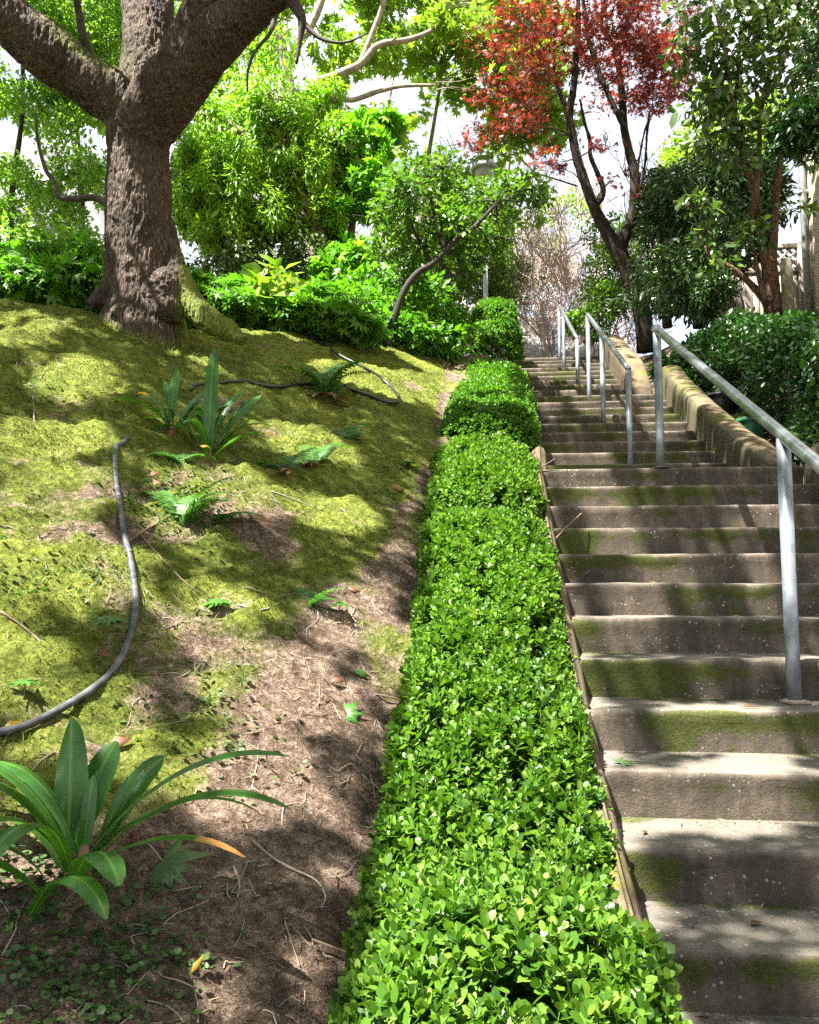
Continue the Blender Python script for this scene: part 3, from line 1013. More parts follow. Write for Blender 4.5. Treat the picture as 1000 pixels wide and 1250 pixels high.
ytop, ybot = 5.69, 0.55
ztop_, slope = 1.738 + .975, R_ / T
def along(y):
    return ztop_ - slope * (ytop - y)
handrail('nearest galvanised handrail, its post standing on the lower steps', [(RX, ybot - .4, along(ybot - .4)), (RX, ybot, along(ybot)), (RX, 2.5, along(2.5)), (RX, 4.5, along(4.5)), (RX, ytop - .03, along(ytop) - .012), (RX, ytop + .012, along(ytop) - .006)], [ybot + .45, 3.40, ytop - .005], .026, .0275)


def rail_px(label, a, b, mids):
    """end heights read off the photograph, posts stay on the x = RX line"""
    pts = []
    for (px, py) in (a, b):
        d = RX / (((px - 500) / 1000) * _r[0] + _f[0] + (625 - py) / 1000 * _u[0])
        pts.append(P(px, py, d))
    pts = np.array(pts)
    ys_ = [pts[0][1]] + mids + [pts[1][1]]
    mid = (pts[0] + pts[1]) / 2
    return handrail(label, [pts[0], mid, pts[1]], ys_, .024, .0245)


rail_px('middle handrail on three posts over the upper steps', (767, 450), (717.5, 384), [8.25])
rail_px('small far handrail at the top of the dark steps', (704.5, 413), (682.5, 373), [12.0])
fx = 1.35
handrail('bluish distant handrail on the sunlit pale steps', [(fx, 15.2, stair_z(15.2) + .85), (fx, 16.2, stair_z(15.2) + 1.35), (fx, 17.4, stair_z(15.2) + 1.95)], [15.2, 16.3, 17.3], .03, .025, fx)

# ================================================================== HEDGES (clipped box)
PAIRS = 4
def sprig_template(seed):
    r = np.random.default_rng(seed)
    V, F, n = [], [], 0
    tv, tf = OVAL2
    for k in range(PAIRS):
        h = .15 + .85 * k / (PAIRS - 1)
        lean = [1.25, 1.0, .8, .5][k]
        ln = [.62, .66, .56, .40][k]
        for s in range(2):
            a = k * math.pi / 2 + s * math.pi + r.normal() * .25
            f = np.array([math.cos(a) * math.sin(lean), math.sin(a) * math.sin(lean), math.cos(lean)]) + r.normal(size=3) * .12
            nn = np.array([-math.cos(a) * math.cos(lean), -math.sin(a) * math.cos(lean), math.sin(lean)])
            R = rots(1, f[None], nn[None])[0]
            q = (R @ (tv * ln * (1 + .12 * r.normal())).T).T + np.array([0, 0, h * .85])
            V.append(q)
            F += [tuple(np.array(f_) + n) for f_ in tf]
            n += len(tv)
    # stem
    st = np.array([(-.02, -.02, 0), (.02, -.02, 0), (0, .025, 0), (0, 0, .9)])
    V.append(st)
    F += [tuple(np.array(f_) + n) for f_ in ((0, 1, 3), (1, 2, 3), (2, 0, 3))]
    return np.concatenate(V), F


SPR = [sprig_template(k) for k in range(4)]


def hedge(label, cy0, cy1, xc, hw, z0f, topf, nspr, size, seed, mat, near=True, cat='hedge'):
    """clipped hedge: rounded box along +Y following the slope"""
    n = nspr * 3
    y = cy0 + (cy1 - cy0) * rng.random(n)
    q_ = rng.random(n)
    tx = np.clip(2 * rng.random(n) - 1, -.999, .999)
    th = np.where(q_ < .55, np.arccos(np.sign(tx) * np.abs(tx) ** 1.55), np.where(rng.random(n) < .5, -.12 + .85 * rng.random(n), math.pi + .12 - .85 * rng.random(n)))
    ln = cy1 - cy0
    e = np.minimum(y - cy0, cy1 - y)
    endr = np.clip(e / .22, 0, 1)
    shrink = np.sqrt(np.clip(1 - (1 - endr) ** 2, .03, 1))
    lump = 1 + .16 * fbm(y * 2.1 + seed, np.cos(th) * 1.3, np.sin(th) * 1.3, 3, seed) + .05 * fbm(y * 7, np.cos(th) * 4, np.sin(th) * 4, 2, seed + 3)
    H = topf(y) - z0f(y)
    ce, se = np.sign(np.cos(th)) * np.abs(np.cos(th)) ** .62, np.abs(np.sin(th)) ** .62 * np.sign(np.sin(th))
    depth = 1 - .5 * rng.random(n) ** 2.2
    lx = hw * ce * lump * shrink * depth
    lz = H * se * (1 + (lump - 1) * .8) * (.35 + .65 * shrink) * depth
    X = xc(y) + lx
    Z = z0f(y) + np.maximum(lz, .02)
    nrm = np.stack([ce / hw, (np.where(y - cy0 < cy1 - y, -1, 1) * (1 - endr)) * 3, np.maximum(se, 0) / .5], -1)
    nrm /= np.linalg.norm(nrm, axis=1)[:, None]
    pos = np.stack([X, y, Z], -1)
    gap = fbm(X * 9, y * 9, Z * 9, 2, seed + 9) > -.55
    pos, nrm = pos[gap][:nspr], nrm[gap][:nspr]
    N = len(pos)
    ax = nrm * .75 + np.array([0, 0, .65]) + .38 * rng.standard_normal((N, 3))
    RR = rots(N, np.cross(ax, rng.standard_normal((N, 3))), ax)
    sc = size * (.75 + .5 * rng.random(N))
    root = empty('clipped_hedge', (float(xc(np.array([cy0]))[0]), cy0, float(z0f(np.array([cy0]))[0])), label, cat)
    VV, LL, SS, nv, nl = [], [], [], 0, 0
    for k in range(4):
        V, L, S = inst(SPR[k], RR[k::4], pos[k::4] - ax[k::4] / np.linalg.norm(ax[k::4], axis=1)[:, None] * sc[k::4, None] * .6, sc[k::4])
        VV.append(V)
        LL.append(L + nv)
        SS.append(S + nl)
        nv += len(V)
        nl += len(L)
    link('foliage', mesh_np('foliage', np.concatenate(VV), np.concatenate(LL), np.concatenate(SS), True), mat, root)
    mb = MB()
    for yy in np.arange(cy0 + .15, cy1 - .1, .16):
        xx = float(xc(np.array([yy]))[0]) + rng.normal() * .06
        z = float(z0f(np.array([yy]))[0])
        h = float(topf(np.array([yy]))[0]) - z
        twigs(mb, (xx, yy, z - .08), .009, [(xx + rng.normal() * hw * .5, yy + rng.normal() * .12, z + h * (.35 + .25 * rng.random())) for _ in range(5)], .3, 5, 5)
    mb.build('stems', M['twig'], root)
    return root


g0 = lambda y: ground(np.full_like(y, -.05), y, False) - .02
zb_low = lambda y: nosing(y) - .16
zt_low = lambda y: nosing(y) + .23
xcl = lambda y: np.interp(y, [1, 2.3, 3.2, 5.7], [.05, .03, .0, .02])
hedge('long near hedge of glossy box leaves filling the foreground', .9, 4.62, xcl, .34, zb_low, zt_low, 12500, .056, 11, M['box'])
hedge('second box hedge section just below the landing curb', 4.55, 5.82, lambda y: np.full_like(y, .0), .375, lambda y: nosing(y) - .16, lambda y: nosing(y) + .26, 3800, .054, 12, M['box'])
hedge('dense rounded box hedge with a dark underside beside the landing', 6.38, 7.75, lambda y: np.interp(y, [6, 8], [.05, .10]), .36, lambda y: nosing(y) + .12, lambda y: nosing(y) + .53, 4600, .055, 13, M['box_far'])
hedge('box hedge sloping up behind the dense rounded one', 7.65, 9.5, lambda y: np.full_like(y, .12), .365, lambda y: nosing(y) + .0, lambda y: nosing(y) + .46, 4000, .055, 14, M['box_far'])
hedge('small bright box ball below the topmost one', 10.3, 11.1, lambda y: np.full_like(y, .19), .33, lambda y: nosing(y) + .28, lambda y: nosing(y) + .82, 2400, .055, 15, M['box_far'])
hedge('topmost small box ball under the lamp post', 11.7, 12.4, lambda y: np.full_like(y, .19), .34, lambda y: nosing(y) + .45, lambda y: nosing(y) + 1.02, 2200, .055, 16, M['box_far'])

# ================================================================== BIG TREE
def px_tube(lst):
    pts = np.array([P(a, b, d) for a, b, d, r in lst])
    rad = np.array([r * d / 1000 for a, b, d, r in lst]) * (.88 if abs(lst[0][2] - 12.4) < .5 else 1)
    return pts, rad


def union_remesh(name, tubes, spheres, voxel, disp=None):
    mb = MB()
    for pts, rad, n, sub in tubes:
        mb.tube(pts, rad, n, sub=sub)
    for c, r in spheres:
        a = np.linspace(-math.pi / 2, math.pi / 2, 14)
        mb.lathe(np.stack([np.cos(a) * r[0] + 1e-4, np.sin(a) * r[2]], -1), c, 22)
    me = mb.mesh(name + '_src')
    o = bpy.data.objects.new(name + '_src', me)
    COL.objects.link(o)
    r = o.modifiers.new('r', 'REMESH')
    r.mode = 'VOXEL'
    r.voxel_size = voxel
    s = o.modifiers.new('s', 'SMOOTH')
    s.iterations = 5
    s.factor = .5
    dg = bpy.context.evaluated_depsgraph_get()
    me2 = bpy.data.meshes.new_from_object(o.evaluated_get(dg))
    bpy.data.objects.remove(o)
    bpy.data.meshes.remove(me)
    n = len(me2.vertices)
    V = np.empty(n * 3)
    me2.vertices.foreach_get('co', V)
    V = V.reshape(-1, 3)
    nn = np.empty(n * 3)
    me2.vertices.foreach_get('normal', nn)
    nn = nn.reshape(-1, 3)
    if disp is not None:
        V = V + nn * disp(V, nn)[:, None]
        me2.vertices.foreach_set('co', V.ravel())
    me2.polygons.foreach_set('use_smooth', np.ones(len(me2.polygons), dtype=bool))
    me2.update()
    return me2, V, nn


DT = 6.6
trunk = px_tube([(174, 440, DT, 58), (174, 405, DT, 54), (174, 380, DT, 47), (173, 355, DT, 42), (172, 320, DT, 40), (170, 270, DT, 37.5), (169, 220, DT, 36.5), (168, 175, DT, 37), (167, 140, DT, 35)])
limbL = px_tube([(174, 165, DT, 32), (147, 126, 6.55, 31), (105, 98, 6.5, 31), (62, 66, 6.4, 30.5), (12, 26, 6.3, 29), (-50, -40, 6.1, 26), (-130, -150, 5.8, 24), (-180, -300, 5.6, 18)])
limbC = px_tube([(172, 150, DT, 33), (180, 95, 6.75, 32), (182, 45, 6.9, 30.5), (181, 0, 7.0, 29), (178, -90, 7.1, 26), (190, -220, 7.2, 22), (180, -330, 7.2, 15)])
limbR = px_tube([(170, 165, 6.55, 35), (200, 120, 6.45, 36), (238, 75, 6.3, 33), (280, 33, 6.15, 27), (325, 0, 6.0, 21), (380, -42, 5.85, 18), (470, -110, 5.6, 16), (560, -200, 5.4, 11)])
limbU = px_tube([(222, 86, 6.3, 30), (244, 34, 6.3, 28), (262, -15, 6.25, 27), (270, -120, 6.1, 21), (320, -260, 6.0, 14)])
roots = [px_tube([(204, 270, 6.6, 8), (212, 325, 6.55, 13), (228, 362, 6.45, 16), (250, 386, 6.35, 15), (276, 402, 6.25, 11), (298, 416, 6.15, 6)]),
         px_tube([(142, 335, 6.5, 12), (126, 360, 6.45, 12), (108, 374, 6.4, 7)]),
         px_tube([(163, 345, 6.45, 13), (150, 372, 6.35, 10), (138, 384, 6.25, 5)])]
burl = P(202, 354, 6.40)


def bark_disp(V, nn):
    th = np.arctan2(V[:, 1] - P(170, 250, DT)[1], V[:, 0] - P(170, 250, DT)[0])
    s = fbm(V[:, 0] * 34 + .6 * fbm(V[:, 0] * 5, V[:, 1] * 5, V[:, 2] * 5, 2, 71), V[:, 1] * 34, V[:, 2] * 8.0, 3, 70)
    ridge = 1 - np.abs(s) * 2.0
    big = fbm(V[:, 0] * 4, V[:, 1] * 4, V[:, 2] * 2.5, 3, 74)
    b = np.exp(-(np.linalg.norm(V - burl, axis=1) / .19) ** 4)
    knob = np.abs(fbm(V[:, 0] * 30, V[:, 1] * 30, V[:, 2] * 30, 2, 79))
    return .013 * ridge * (1 - b) + .022 * big + b * .016 * (knob * 1.6 - .2)


me, V, nn = union_remesh('trunk', [(*trunk, 40, 5), (*limbL, 32, 5), (*limbC, 32, 5), (*limbR, 32, 5), (*limbU, 28, 5)] + [(*r, 18, 4) for r in roots],
                         [(burl, (.115, .10, .17)), (P(206, 376, 6.40), (.13, .11, .12)), (P(194, 366, 6.42), (.11, .10, .17)), (P(196, 98, 6.28), (.10, .1, .1)), (P(210, 55, 6.3), (.05, .05, .07))], .0095, bark_disp)
gz = ground(V[:, 0], V[:, 1], False)
h = V[:, 2] - gz
vx, vy, _ = proj(V)
mossA = sstep(-8, 10, vx - (222 - .06 * (vy - 280))) * sstep(255, 290, vy) * 1.15
mossA = np.maximum(mossA, np.clip(1 - h / .10, 0, 1))
pz = np.exp(-(np.linalg.norm(V - P(100, 72, 6.45), axis=1) / .26) ** 2)
mossA = np.maximum(mossA, pz * (nn[:, 2] > .1))
at = me.attributes.new('moss', 'FLOAT', 'POINT')
at.data.foreach_set('value', mossA.astype(np.float32))
TB = hit(172, 384)
big = empty('maple_tree', TB, 'massive thick trunked tree forking into three limbs, roots in moss', 'tree')
link('trunk', me, M['bark'], big)
mb = MB()
mb.tube(*px_tube([(112, 84, 6.45, 8), (108, 62, 6.45, 5.5), (101, 40, 6.4, 5), (96, 15, 6.4, 4.5), (92, -10, 6.3, 4), (80, -90, 6.1, 3)]), 10, sub=4)
mb.build('branch', M['darktwig'], big)
mb = MB()
mb.tube(*px_tube([(352, -6, 5.95, 9), (364, 12, 5.9, 7), (369, 26, 5.9, 5.5), (366, 50, 5.9, 3.2), (362, 78, 5.9, 1.6)]), 8, sub=4)
mb.tube(*px_tube([(369, 26, 5.9, 4), (390, 46, 5.85, 2.5), (420, 52, 5.8, 1.6), (450, 40, 5.8, 1)]), 6, sub=4)
mb.build('branch', M['darktwig'], big)
mb = MB()
mb.tube(*px_tube([(335, 22, 5.95, 4), (330, 40, 5.9, 2.4), (312, 62, 5.9, 2), (303, 85, 5.9, 1.6), (302, 112, 5.9, 1)]), 6, sub=4)
mb.build('branch', M['darktwig'], big)

# unseen crown above the frame, leaves placed to shade all but the sunlit gaps
SUN = np.array([.36, .33, -.87])
SUN /= np.linalg.norm(SUN)
# sunlit gaps on the ground as seen in the photograph: centre, half axes (px), tilt (deg)
LIT = [(228, 612, 42, 34, 0), (325, 835, 85, 42, 10), (438, 752, 52, 30, -20), (295, 950, 88, 48, 0), (60, 612, 90, 26, -5), (95, 690, 85, 40, 10), (255, 745, 60, 35, 0), (15, 690, 40, 60, 0),
       (35, 400, 50, 10, 0), (85, 462, 60, 22, 10), (60, 540, 80, 22, 0), (450, 440, 160, 32, 22), (530, 480, 50, 26, 15), (480, 410, 110, 22, 10), (380, 545, 60, 14, 20), 
       (110, 890, 80, 40, 0), (30, 810, 45, 30, 0), (300, 600, 50, 18, 20), (400, 620, 60, 14, 15), (320, 420, 40, 16, 20), (560, 425, 40, 20, 0), (40, 1040, 50, 50, 0), (270, 1195, 14, 12, 0),
       (767, 730, 34, 20, -12), (803, 686, 26, 12, 0), (740, 625, 24, 30, 0), (715, 578, 30, 10, 0), (905, 885, 32, 24, 0), (900, 935, 70, 16, 0), (850, 857, 50, 8, 0), (800, 965, 26, 14, 0), (900, 965, 42, 14, 0),
       (913, 622, 14, 10, 30), (945, 622, 12, 10, 30), (660, 483, 28, 9, 0), (720, 487, 18, 9, 0), (745, 492, 22, 9, 0), (815, 508, 34, 14, 0), 
       (690, 470, 20, 5, 0), (800, 478, 20, 8, 0), (925, 690, 20, 15, 0),
       (600, 590, 60, 40, 0), (600, 480, 45, 40, 0), (610, 400, 40, 40, 0), (705, 560, 40, 12, 0),
       (150, 320, 30, 50, 0), (150, 230, 20, 60, 0)]


def lit_at(px, py, grow=0.0):
    r = np.full(len(px), -9.0)
    for cx, cy, a, b, ang in LIT:
        t = math.radians(ang)
        dx, dy = px - cx, py - cy
        u = (dx * math.cos(t) + dy * math.sin(t)) / (a + grow)
        v = (-dx * math.sin(t) + dy * math.cos(t)) / (b + grow)
        r = np.maximum(r, 1 - (u * u + v * v))
    return r


def surf(X, Y):
    z = ground(X, Y, False)
    z = np.where((X > .35) & (X < 2.1), nosing(Y) + .0, z)
    z = np.where((X > -.48) & (X < .42) & (Y < 9.5), nosing(Y) + .2, z)
    return z


NC = 190000
X = -8.5 + 13.5 * rng.random(NC)
Y = -5.5 + 18.0 * rng.random(NC)
Zs = surf(X, Y)
bedm = X > 2.15
Zs = np.where(bedm & (Y > 5.6), Zs + 1.3 * rng.random(NC), Zs)
px, py, d = proj(np.stack([X, Y, Zs], -1))
inside = (px > -20) & (px < 1020) & (py < 1270) & (d > 0)
lt = lit_at(px, py, 55 / np.maximum(d, 1))
keep = np.where(inside, lt + .06 * rng.standard_normal(NC) < .0, rng.random(NC) < .4)
keep &= ~((X > -.30) & (X < .46) & (Y > -.3) & (Y < 13))
keep &= ~((X > 2.45) & (Y > 5) & (fbm(X * 1.3, Y * 1.3, 0, 2, 133) > .05))
keep &= ~((X < 2.1) & (X > -2.5) & (Y > 10))
X, Y, Zs = X[keep], Y[keep], Zs[keep]
hh = 4.6 + 3.6 * rng.random(len(X)) + .5 * fbm(X, Y, 0, 2, 120)
pos = np.stack([X, Y, Zs], -1) - SUN * (hh / -SUN[2])[:, None] * 1.0
px, py, d = proj(pos)
ok = (d < .3) | (py < -25) | (px < -150) | (px > 1150)
sd = SUN / np.linalg.norm(SUN)
for (a, b, dd, rr) in [(146, 258, 6.35, .17), (142, 300, 6.35, .16), (140, 340, 6.3, .16), (202, 350, 6.25, .14), (148, 215, 6.4, .1), (146, 40, 6.7, .12), (850, 482, 7.6, .16), (765, 345, 12.3, .12), (957, 700, 3.3, .07)]:
    q = pos - P(a, b, dd)
    q = q - np.outer(q @ sd, sd)
    ok &= np.linalg.norm(q, axis=1) > rr + .06
pos = pos[ok]
leaves('crown', MAPLE, pos, M['lf_big'], big, .092, .25, None, 1.5, .2, .7)
mb = MB()
ends = [limbL[0][-1], limbC[0][-1], limbR[0][-1], limbU[0][-1], limbL[0][-2], limbR[0][-2], limbR[0][-3], P(-180, -300, 5.6)]
tg_ = pos[rng.integers(0, len(pos), 90)]
E_ = np.array(ends)
for t in tg_:
    k = np.argmin(np.linalg.norm(E_ - t, axis=1))
    q = np.stack([E_[k] * (1 - s) + t * s for s in np.linspace(.1, 1, 10)])
    gq = q + sd * ((q[:, 2] - 1.2 - .45 * (q[:, 1] - 2)) / (-sd[2] * 1.2))[:, None]
    for _ in range(6):
        gq = gq + sd * ((gq[:, 2] - surf(gq[:, 0], gq[:, 1])) / -sd[2] * .8)[:, None]
    gx, gy, gd = proj(gq)
    if np.any((gd > .5) & (lit_at(gx, gy, 60 / np.maximum(gd, 1)) > 0)):
        continue
    a, b, c = proj(q)
    if np.any((c > 0) & (b > -30) & (a > -60) & (a < 1060)):
        continue
    twigs(mb, E_[k], .028, [t], .25, 6, 6)
mb.build('branches', M['bark'], big)

# ================================================================== CLIVIA, FERNS
def strap(base, az, length, width, rise, curl, twist=0.0, n=14):
    """arching strap leaf: channelled ribbon with a little thickness"""
    d = np.array([math.cos(az), math.sin(az), 0])
    side = np.array([-d[1], d[0], 0])
    pts = []
    p = np.array(base, float)
    a = rise
    pts.append(p.copy())
    for k in range(n):
        a -= curl / n * (.5 + 1.2 * k / n)
        p = p + (d * math.cos(a) + np.array([0, 0, math.sin(a)])) * length / n
        pts.append(p.copy())
    pts = np.array(pts)
    tg = np.gradient(pts, axis=0)
    tg /= np.linalg.norm(tg, axis=1)[:, None]
    t = np.linspace(0, 1, n + 1)
    w = width * np.minimum(1, .35 + 1.6 * t) * np.sqrt(np.clip(1 - t ** 5, 0, 1)) * .5
    w[-1] = width * .06
    V, A = [], []
    for k in range(n + 1):
        s = side * math.cos(twist * t[k]) + np.cross(tg[k], side) * math.sin(twist * t[k])
        nrm = np.cross(s, tg[k])
        for c, lift in ((-1, .16), (-.5, .03), (0, -.05), (.5, .03), (1, .16)):
            V.append(pts[k] + s * w[k] * c + nrm * lift * w[k])
            A.append(t[k])
    V = np.array(V)
    Q = []
    for k in range(n):
        for c in range(4):
            Q.append((k * 5 + c, k * 5 + c + 1, (k + 1) * 5 + c + 1, (k + 1) * 5 + c))
    return V, np.array(Q), np.array(A)


def cam_az(deg):
    """0 = picture right, 90 = away from the camera"""
    return math.radians(deg) + YAW


def clivia(label, base, lv, crowns=((0, 0),), cat='plant'):
    root = empty('strap_leaf_plant', base, label, cat)
    for (dx, dy, az, L, w, rise, curl, tip, tw) in lv:
        b = np.array(base) + _r * dx + np.array([0, 1, 0]) * dy
        b[2] = ground(b[0:1], b[1:2])[0] + .03
        V, Q, A = strap(b, cam_az(az), L, w, math.radians(rise), math.radians(curl), tw)
        mb = MB()
        mb.add_quads(V, Q, A * 0 + np.where(A > .7, A * tip, A * .3 * (tip > 1)))
        lf = mb.build('leaf', M['strap'], root, attr='tip')
        ra = lf.data.attributes.new('rib', 'FLOAT', 'POINT')
        ra.data.foreach_set('value', np.tile(np.array([1, .5, 0, .5, 1], dtype=np.float32), len(A) // 5))
    for dx, dy in crowns:
        b = np.array(base) + _r * dx + np.array([0, 1, 0]) * dy
        b[2] = ground(b[0:1], b[1:2])[0] - .02
        mb = MB()
        mb.tube([b, b + (0, 0, .04), b + (0, 0, .085)], [.020, .017, .010], 12, wob=.1)
        mb.build('leaf_base', M['soilroot'], root)
    return root


cb = hit(102, 1066)
print('CLIVIA depth', proj(cb)[2], cb)
k_ = float(proj(cb)[2]) / 2.0
lv = []
# dx, dy, az, L, w, rise, curl, tip, twist   (sizes at 2 m)
big_lv = [(.0, .0, 8, .48, .040, 62, 75, .6, .2), (.01, -.01, 2, .46, .046, 55, 85, .6, .1), (.01, -.02, -10, .36, .044, 42, 70, 1.35, -.1), (.0, .01, 20, .40, .030, 50, 90, .9, 0),
          (-.03, .01, 70, .32, .056, 82, 60, .5, .5), (-.05, .02, 115, .36, .070, 96, 45, .5, -.9), (-.03, .03, 60, .30, .065, 80, 35, .5, .8), (.01, .03, 45, .33, .060, 68, 40, .5, .7),
          (-.02, 0, 165, .34, .045, 70, 95, .7, 0), (-.03, -.01, 175, .38, .040, 62, 90, .7, .2), (-.03, .0, 190, .34, .046, 66, 60, .6, 0), (-.06, -.06, 215, .28, .062, 62, 120, 1.15, .2),
          (-.04, -.03, 236, .34, .062, 72, 140, .4, .1), (-.02, -.03, 255, .30, .058, 76, 140, .5, 0), (.0, -.05, 310, .28, .066, 58, 105, .4, -.1), (-.06, -.12, 322, .30, .052, 58, 115, .75, 0), (-.05, -.08, 200, .32, .06, 56, 110, .5, .1),
          (.0, .0, 85, .22, .03, 88, 20, .4, .2), (.0, .02, 30, .26, .02, 74, 40, .4, .2), (.02, .01, 50, .22, .022, 66, 30, .4, .1), (-.06, .0, 140, .26, .035, 60, 70, .8, 0)]
lv = [(a * k_, b * k_, az, L * k_ * (.9 if 44 < az < 130 else 1.22), w * k_ * 1.25, r - 6 * (az < 40), c * .88, t, tw) for a, b, az, L, w, r, c, t, tw in big_lv]
clivia('large foreground clump of broad arching strap leaves, bottom left', cb, lv, ((0, 0),))

cb2 = hit(255, 560)
k2 = float(proj(cb2)[2])
print('CLIVIA2 depth', k2)
s2 = k2 / 4.6
mid_lv = [(.0, 0, 80, .62, .10, 92, 12, .3, .25), (.02, 0, 25, .52, .09, 70, 50, .5, .3), (.03, 0, 10, .50, .085, 62, 45, .5, .2), (-.02, 0, 120, .42, .07, 80, 55, .4, .2), (.0, -.02, 250, .34, .07, 85, 110, .5, 0),
          (.02, .03, 45, .50, .08, 66, 30, .4, .6), (-.02, .02, 150, .44, .055, 66, 70, .4, 0), (.03, -.03, 345, .46, .05, 48, 70, 1.3, 0), (.02, .0, 5, .42, .06, 66, 75, .4, .2), (-.02, .0, 170, .40, .06, 62, 80, .5, .2), (.0, .04, 60, .46, .07, 78, 40, .4, .4), (-.1, .04, 150, .44, .06, 70, 75, .5, .2), (-.12, .05, 30, .40, .055, 72, 65, .5, .3), (.0, -.04, 280, .26, .06, 20, 40, 1.5, 0), (-.03, 0, 190, .42, .05, 60, 70, .5, 0),
          (-.25, .08, 170, .46, .06, 62, 70, .7, 0), (-.26, .08, 150, .40, .065, 78, 70, 1.3, .2), (-.24, .08, 120, .42, .055, 76, 40, .5, 0), (-.24, .06, 200, .44, .055, 58, 80, .6, 0), (-.22, .1, 40, .42, .07, 72, 50, .5, .4),
          (-.24, .08, 20, .42, .05, 60, 85, .5, 0), (-.22, .08, 350, .36, .05, 52, 90, .6, 0), (-.26, .1, 90, .42, .065, 86, 30, .5, .5), (-.2, .1, 60, .36, .05, 74, 70, .5, .3), (-.1, .12, 30, .42, .06, 70, 60, .5, .4)]
clivia('tall dark strap leaved clump halfway up the bank with browned tips', cb2, [(a * s2, b, az, L * s2 * 1.0, w * s2 * .82, r, c * 1.1, t, tw) for a, b, az, L, w, r, c, t, tw in mid_lv], ((0, 0), (-.24 * s2, .08)))
cb3 = hit(384, 412)
k3 = float(proj(cb3)[2])
print('CLIVIA3 depth', k3)
clivia('small strap leaved clump with orange dead leaves below the brow', cb3, [(.02, 0, 20, .32, .06, 70, 50, .5, .3), (.04, 0, 60, .36, .06, 80, 30, .5, .3), (0, 0, 140, .3, .06, 72, 60, .8, 0), (-.08, 0, 185, .34, .05, 40, 70, 1.6, 0), (-.05, 0, 160, .34, .045, 55, 80, 1.2, 0), (.06, -.02, 330, .24, .06, 70, 90, 1.6, 0), (.0, -.03, 270, .22, .05, 60, 110, 1.6, 0), (.05, .02, 0, .28, .05, 60, 70, .6, 0), (.03, .03, 100, .3, .05, 85, 30, .5, 0)], ((0, 0),))


def frond(base, az, L, rise, curl, n=16, wid=.30):
    d = np.array([math.cos(az), math.sin(az), 0])
    side0 = np.array([-d[1], d[0], 0])
    pts, a = [np.array(base, float)], math.radians(rise)
    for k in range(n):
        a -= math.radians(curl) / n
        pts.append(pts[-1] + (d * math.cos(a) + np.array([0, 0, math.sin(a)])) * L / n)
    pts = np.array(pts)
    mb = MB()
    mb.tube(pts, np.linspace(.0028, .0008, n + 1), 4, cap=False)
    F = [(0, 1, 2, 3)]
    for k in range(2, n + 1):
        t = k / n
        w = L * wid * math.sin(math.pi * min(1, .18 + .80 * t)) ** .8 * (1 - t * .35)
        for o in (0, .5):
            p = pts[k] if o == 0 else (pts[k] + pts[k - 1]) / 2
            tgv = pts[k] - pts[k - 1]
            tgv /= np.linalg.norm(tgv)
            for s in (-1, 1):
                dirv = side0 * s + tgv * .35 + np.array([0, 0, -.15]) + rng.standard_normal(3) * .06
                dirv /= np.linalg.norm(dirv)
                b = L / n * .20
                mb.add([p - tgv * b, p + dirv * w * .55 - tgv * b * .9, p + dirv * w, p + dirv * w * .5 + tgv * b * 1.1, p + tgv * b], [(0, 1, 3, 4), (1, 2, 3)])
    return mb


def fern(label, px, py, n, L, dry=0, azr=(0, 360), rise=(35, 70)):
    b = hit(px, py)
    rise = (rise[0] + 14, rise[1] + 14)
    L = L * 1.1
    root = empty('fern', b, label, 'fern')
    for k in range(n):
        az = cam_az(azr[0] + (azr[1] - azr[0]) * (k + .5 * rng.random()) / n)
        frond(b + rng.standard_normal(3) * .012, az, L * (.75 + .4 * rng.random()), rise[0] + (rise[1] - rise[0]) * rng.random(), 60 + 40 * rng.random()).build('frond', M['fern'], root, smooth=False)
    for k in range(dry):
        frond(b + rng.standard_normal(3) * .012, rng.random() * 6.28, L * .5, 10 + 20 * rng.random(), 70, 10).build('dead_frond', M['dry'], root, smooth=False)
    return root


fern('sword fern with upright fronds inside the looped hose', 400, 487, 11, .46, 5, (-20, 200), (50, 80))
fern('pale green fern in front of the dark strap leaved clump', 222, 565, 6, .26, 0, (30, 240), (30, 60))
fern('bright fern arching below the browned strap leaves', 222, 640, 8, .34, 0, (-20, 170), (35, 75))
fern('small fern with low fronds right of the bright fern', 262, 640, 4, .22, 0, (-40, 60), (20, 45))
fern('half dead fern with reddish dry fronds on open moss', 352, 578, 5, .30, 7, (40, 200), (30, 65))
fern('half dead fern nearest the gully with one bright frond', 388, 568, 4, .30, 8, (20, 140), (45, 75))
fern('thin grey green fern under the hose loop', 425, 538, 5, .26, 2, (10, 170), (35, 65))
fern('little fern sprouting beside the sunlit bare soil', 378, 742, 5, .20, 0, (-20, 200), (25, 60))

# ================================================================== HOSES
def hose(label, pxs, r, mat, lift=.5, name='garden_hose'):
    pts = []
    for a, b in pxs:
        p = hit(a, b)
        pts.append(p)
    pts, _ = smooth_path(np.array(pts), np.zeros(len(pts)), 8)
    for _ in range(25):
        pts[1:-1, :2] = (pts[:-2, :2] + 2 * pts[1:-1, :2] + pts[2:, :2]) / 4
    z = np.array([ground(p[0:1], p[1:2])[0] for p in pts])
    # the stiff hose bridges small hollows
    zz = z + r * lift
    for _ in range(60):
        zz[1:-1] = np.maximum(z[1:-1] + r * (lift - .9), (zz[:-2] + zz[1:-1] * 2 + zz[2:]) / 4)
    pts[:, 2] = zz
    mb = MB()
    mb.tube(pts, r, 14)
    o = mb.build(name, mat)
    recenter(o, pts[0])
    return tag(o, label, 'hose')


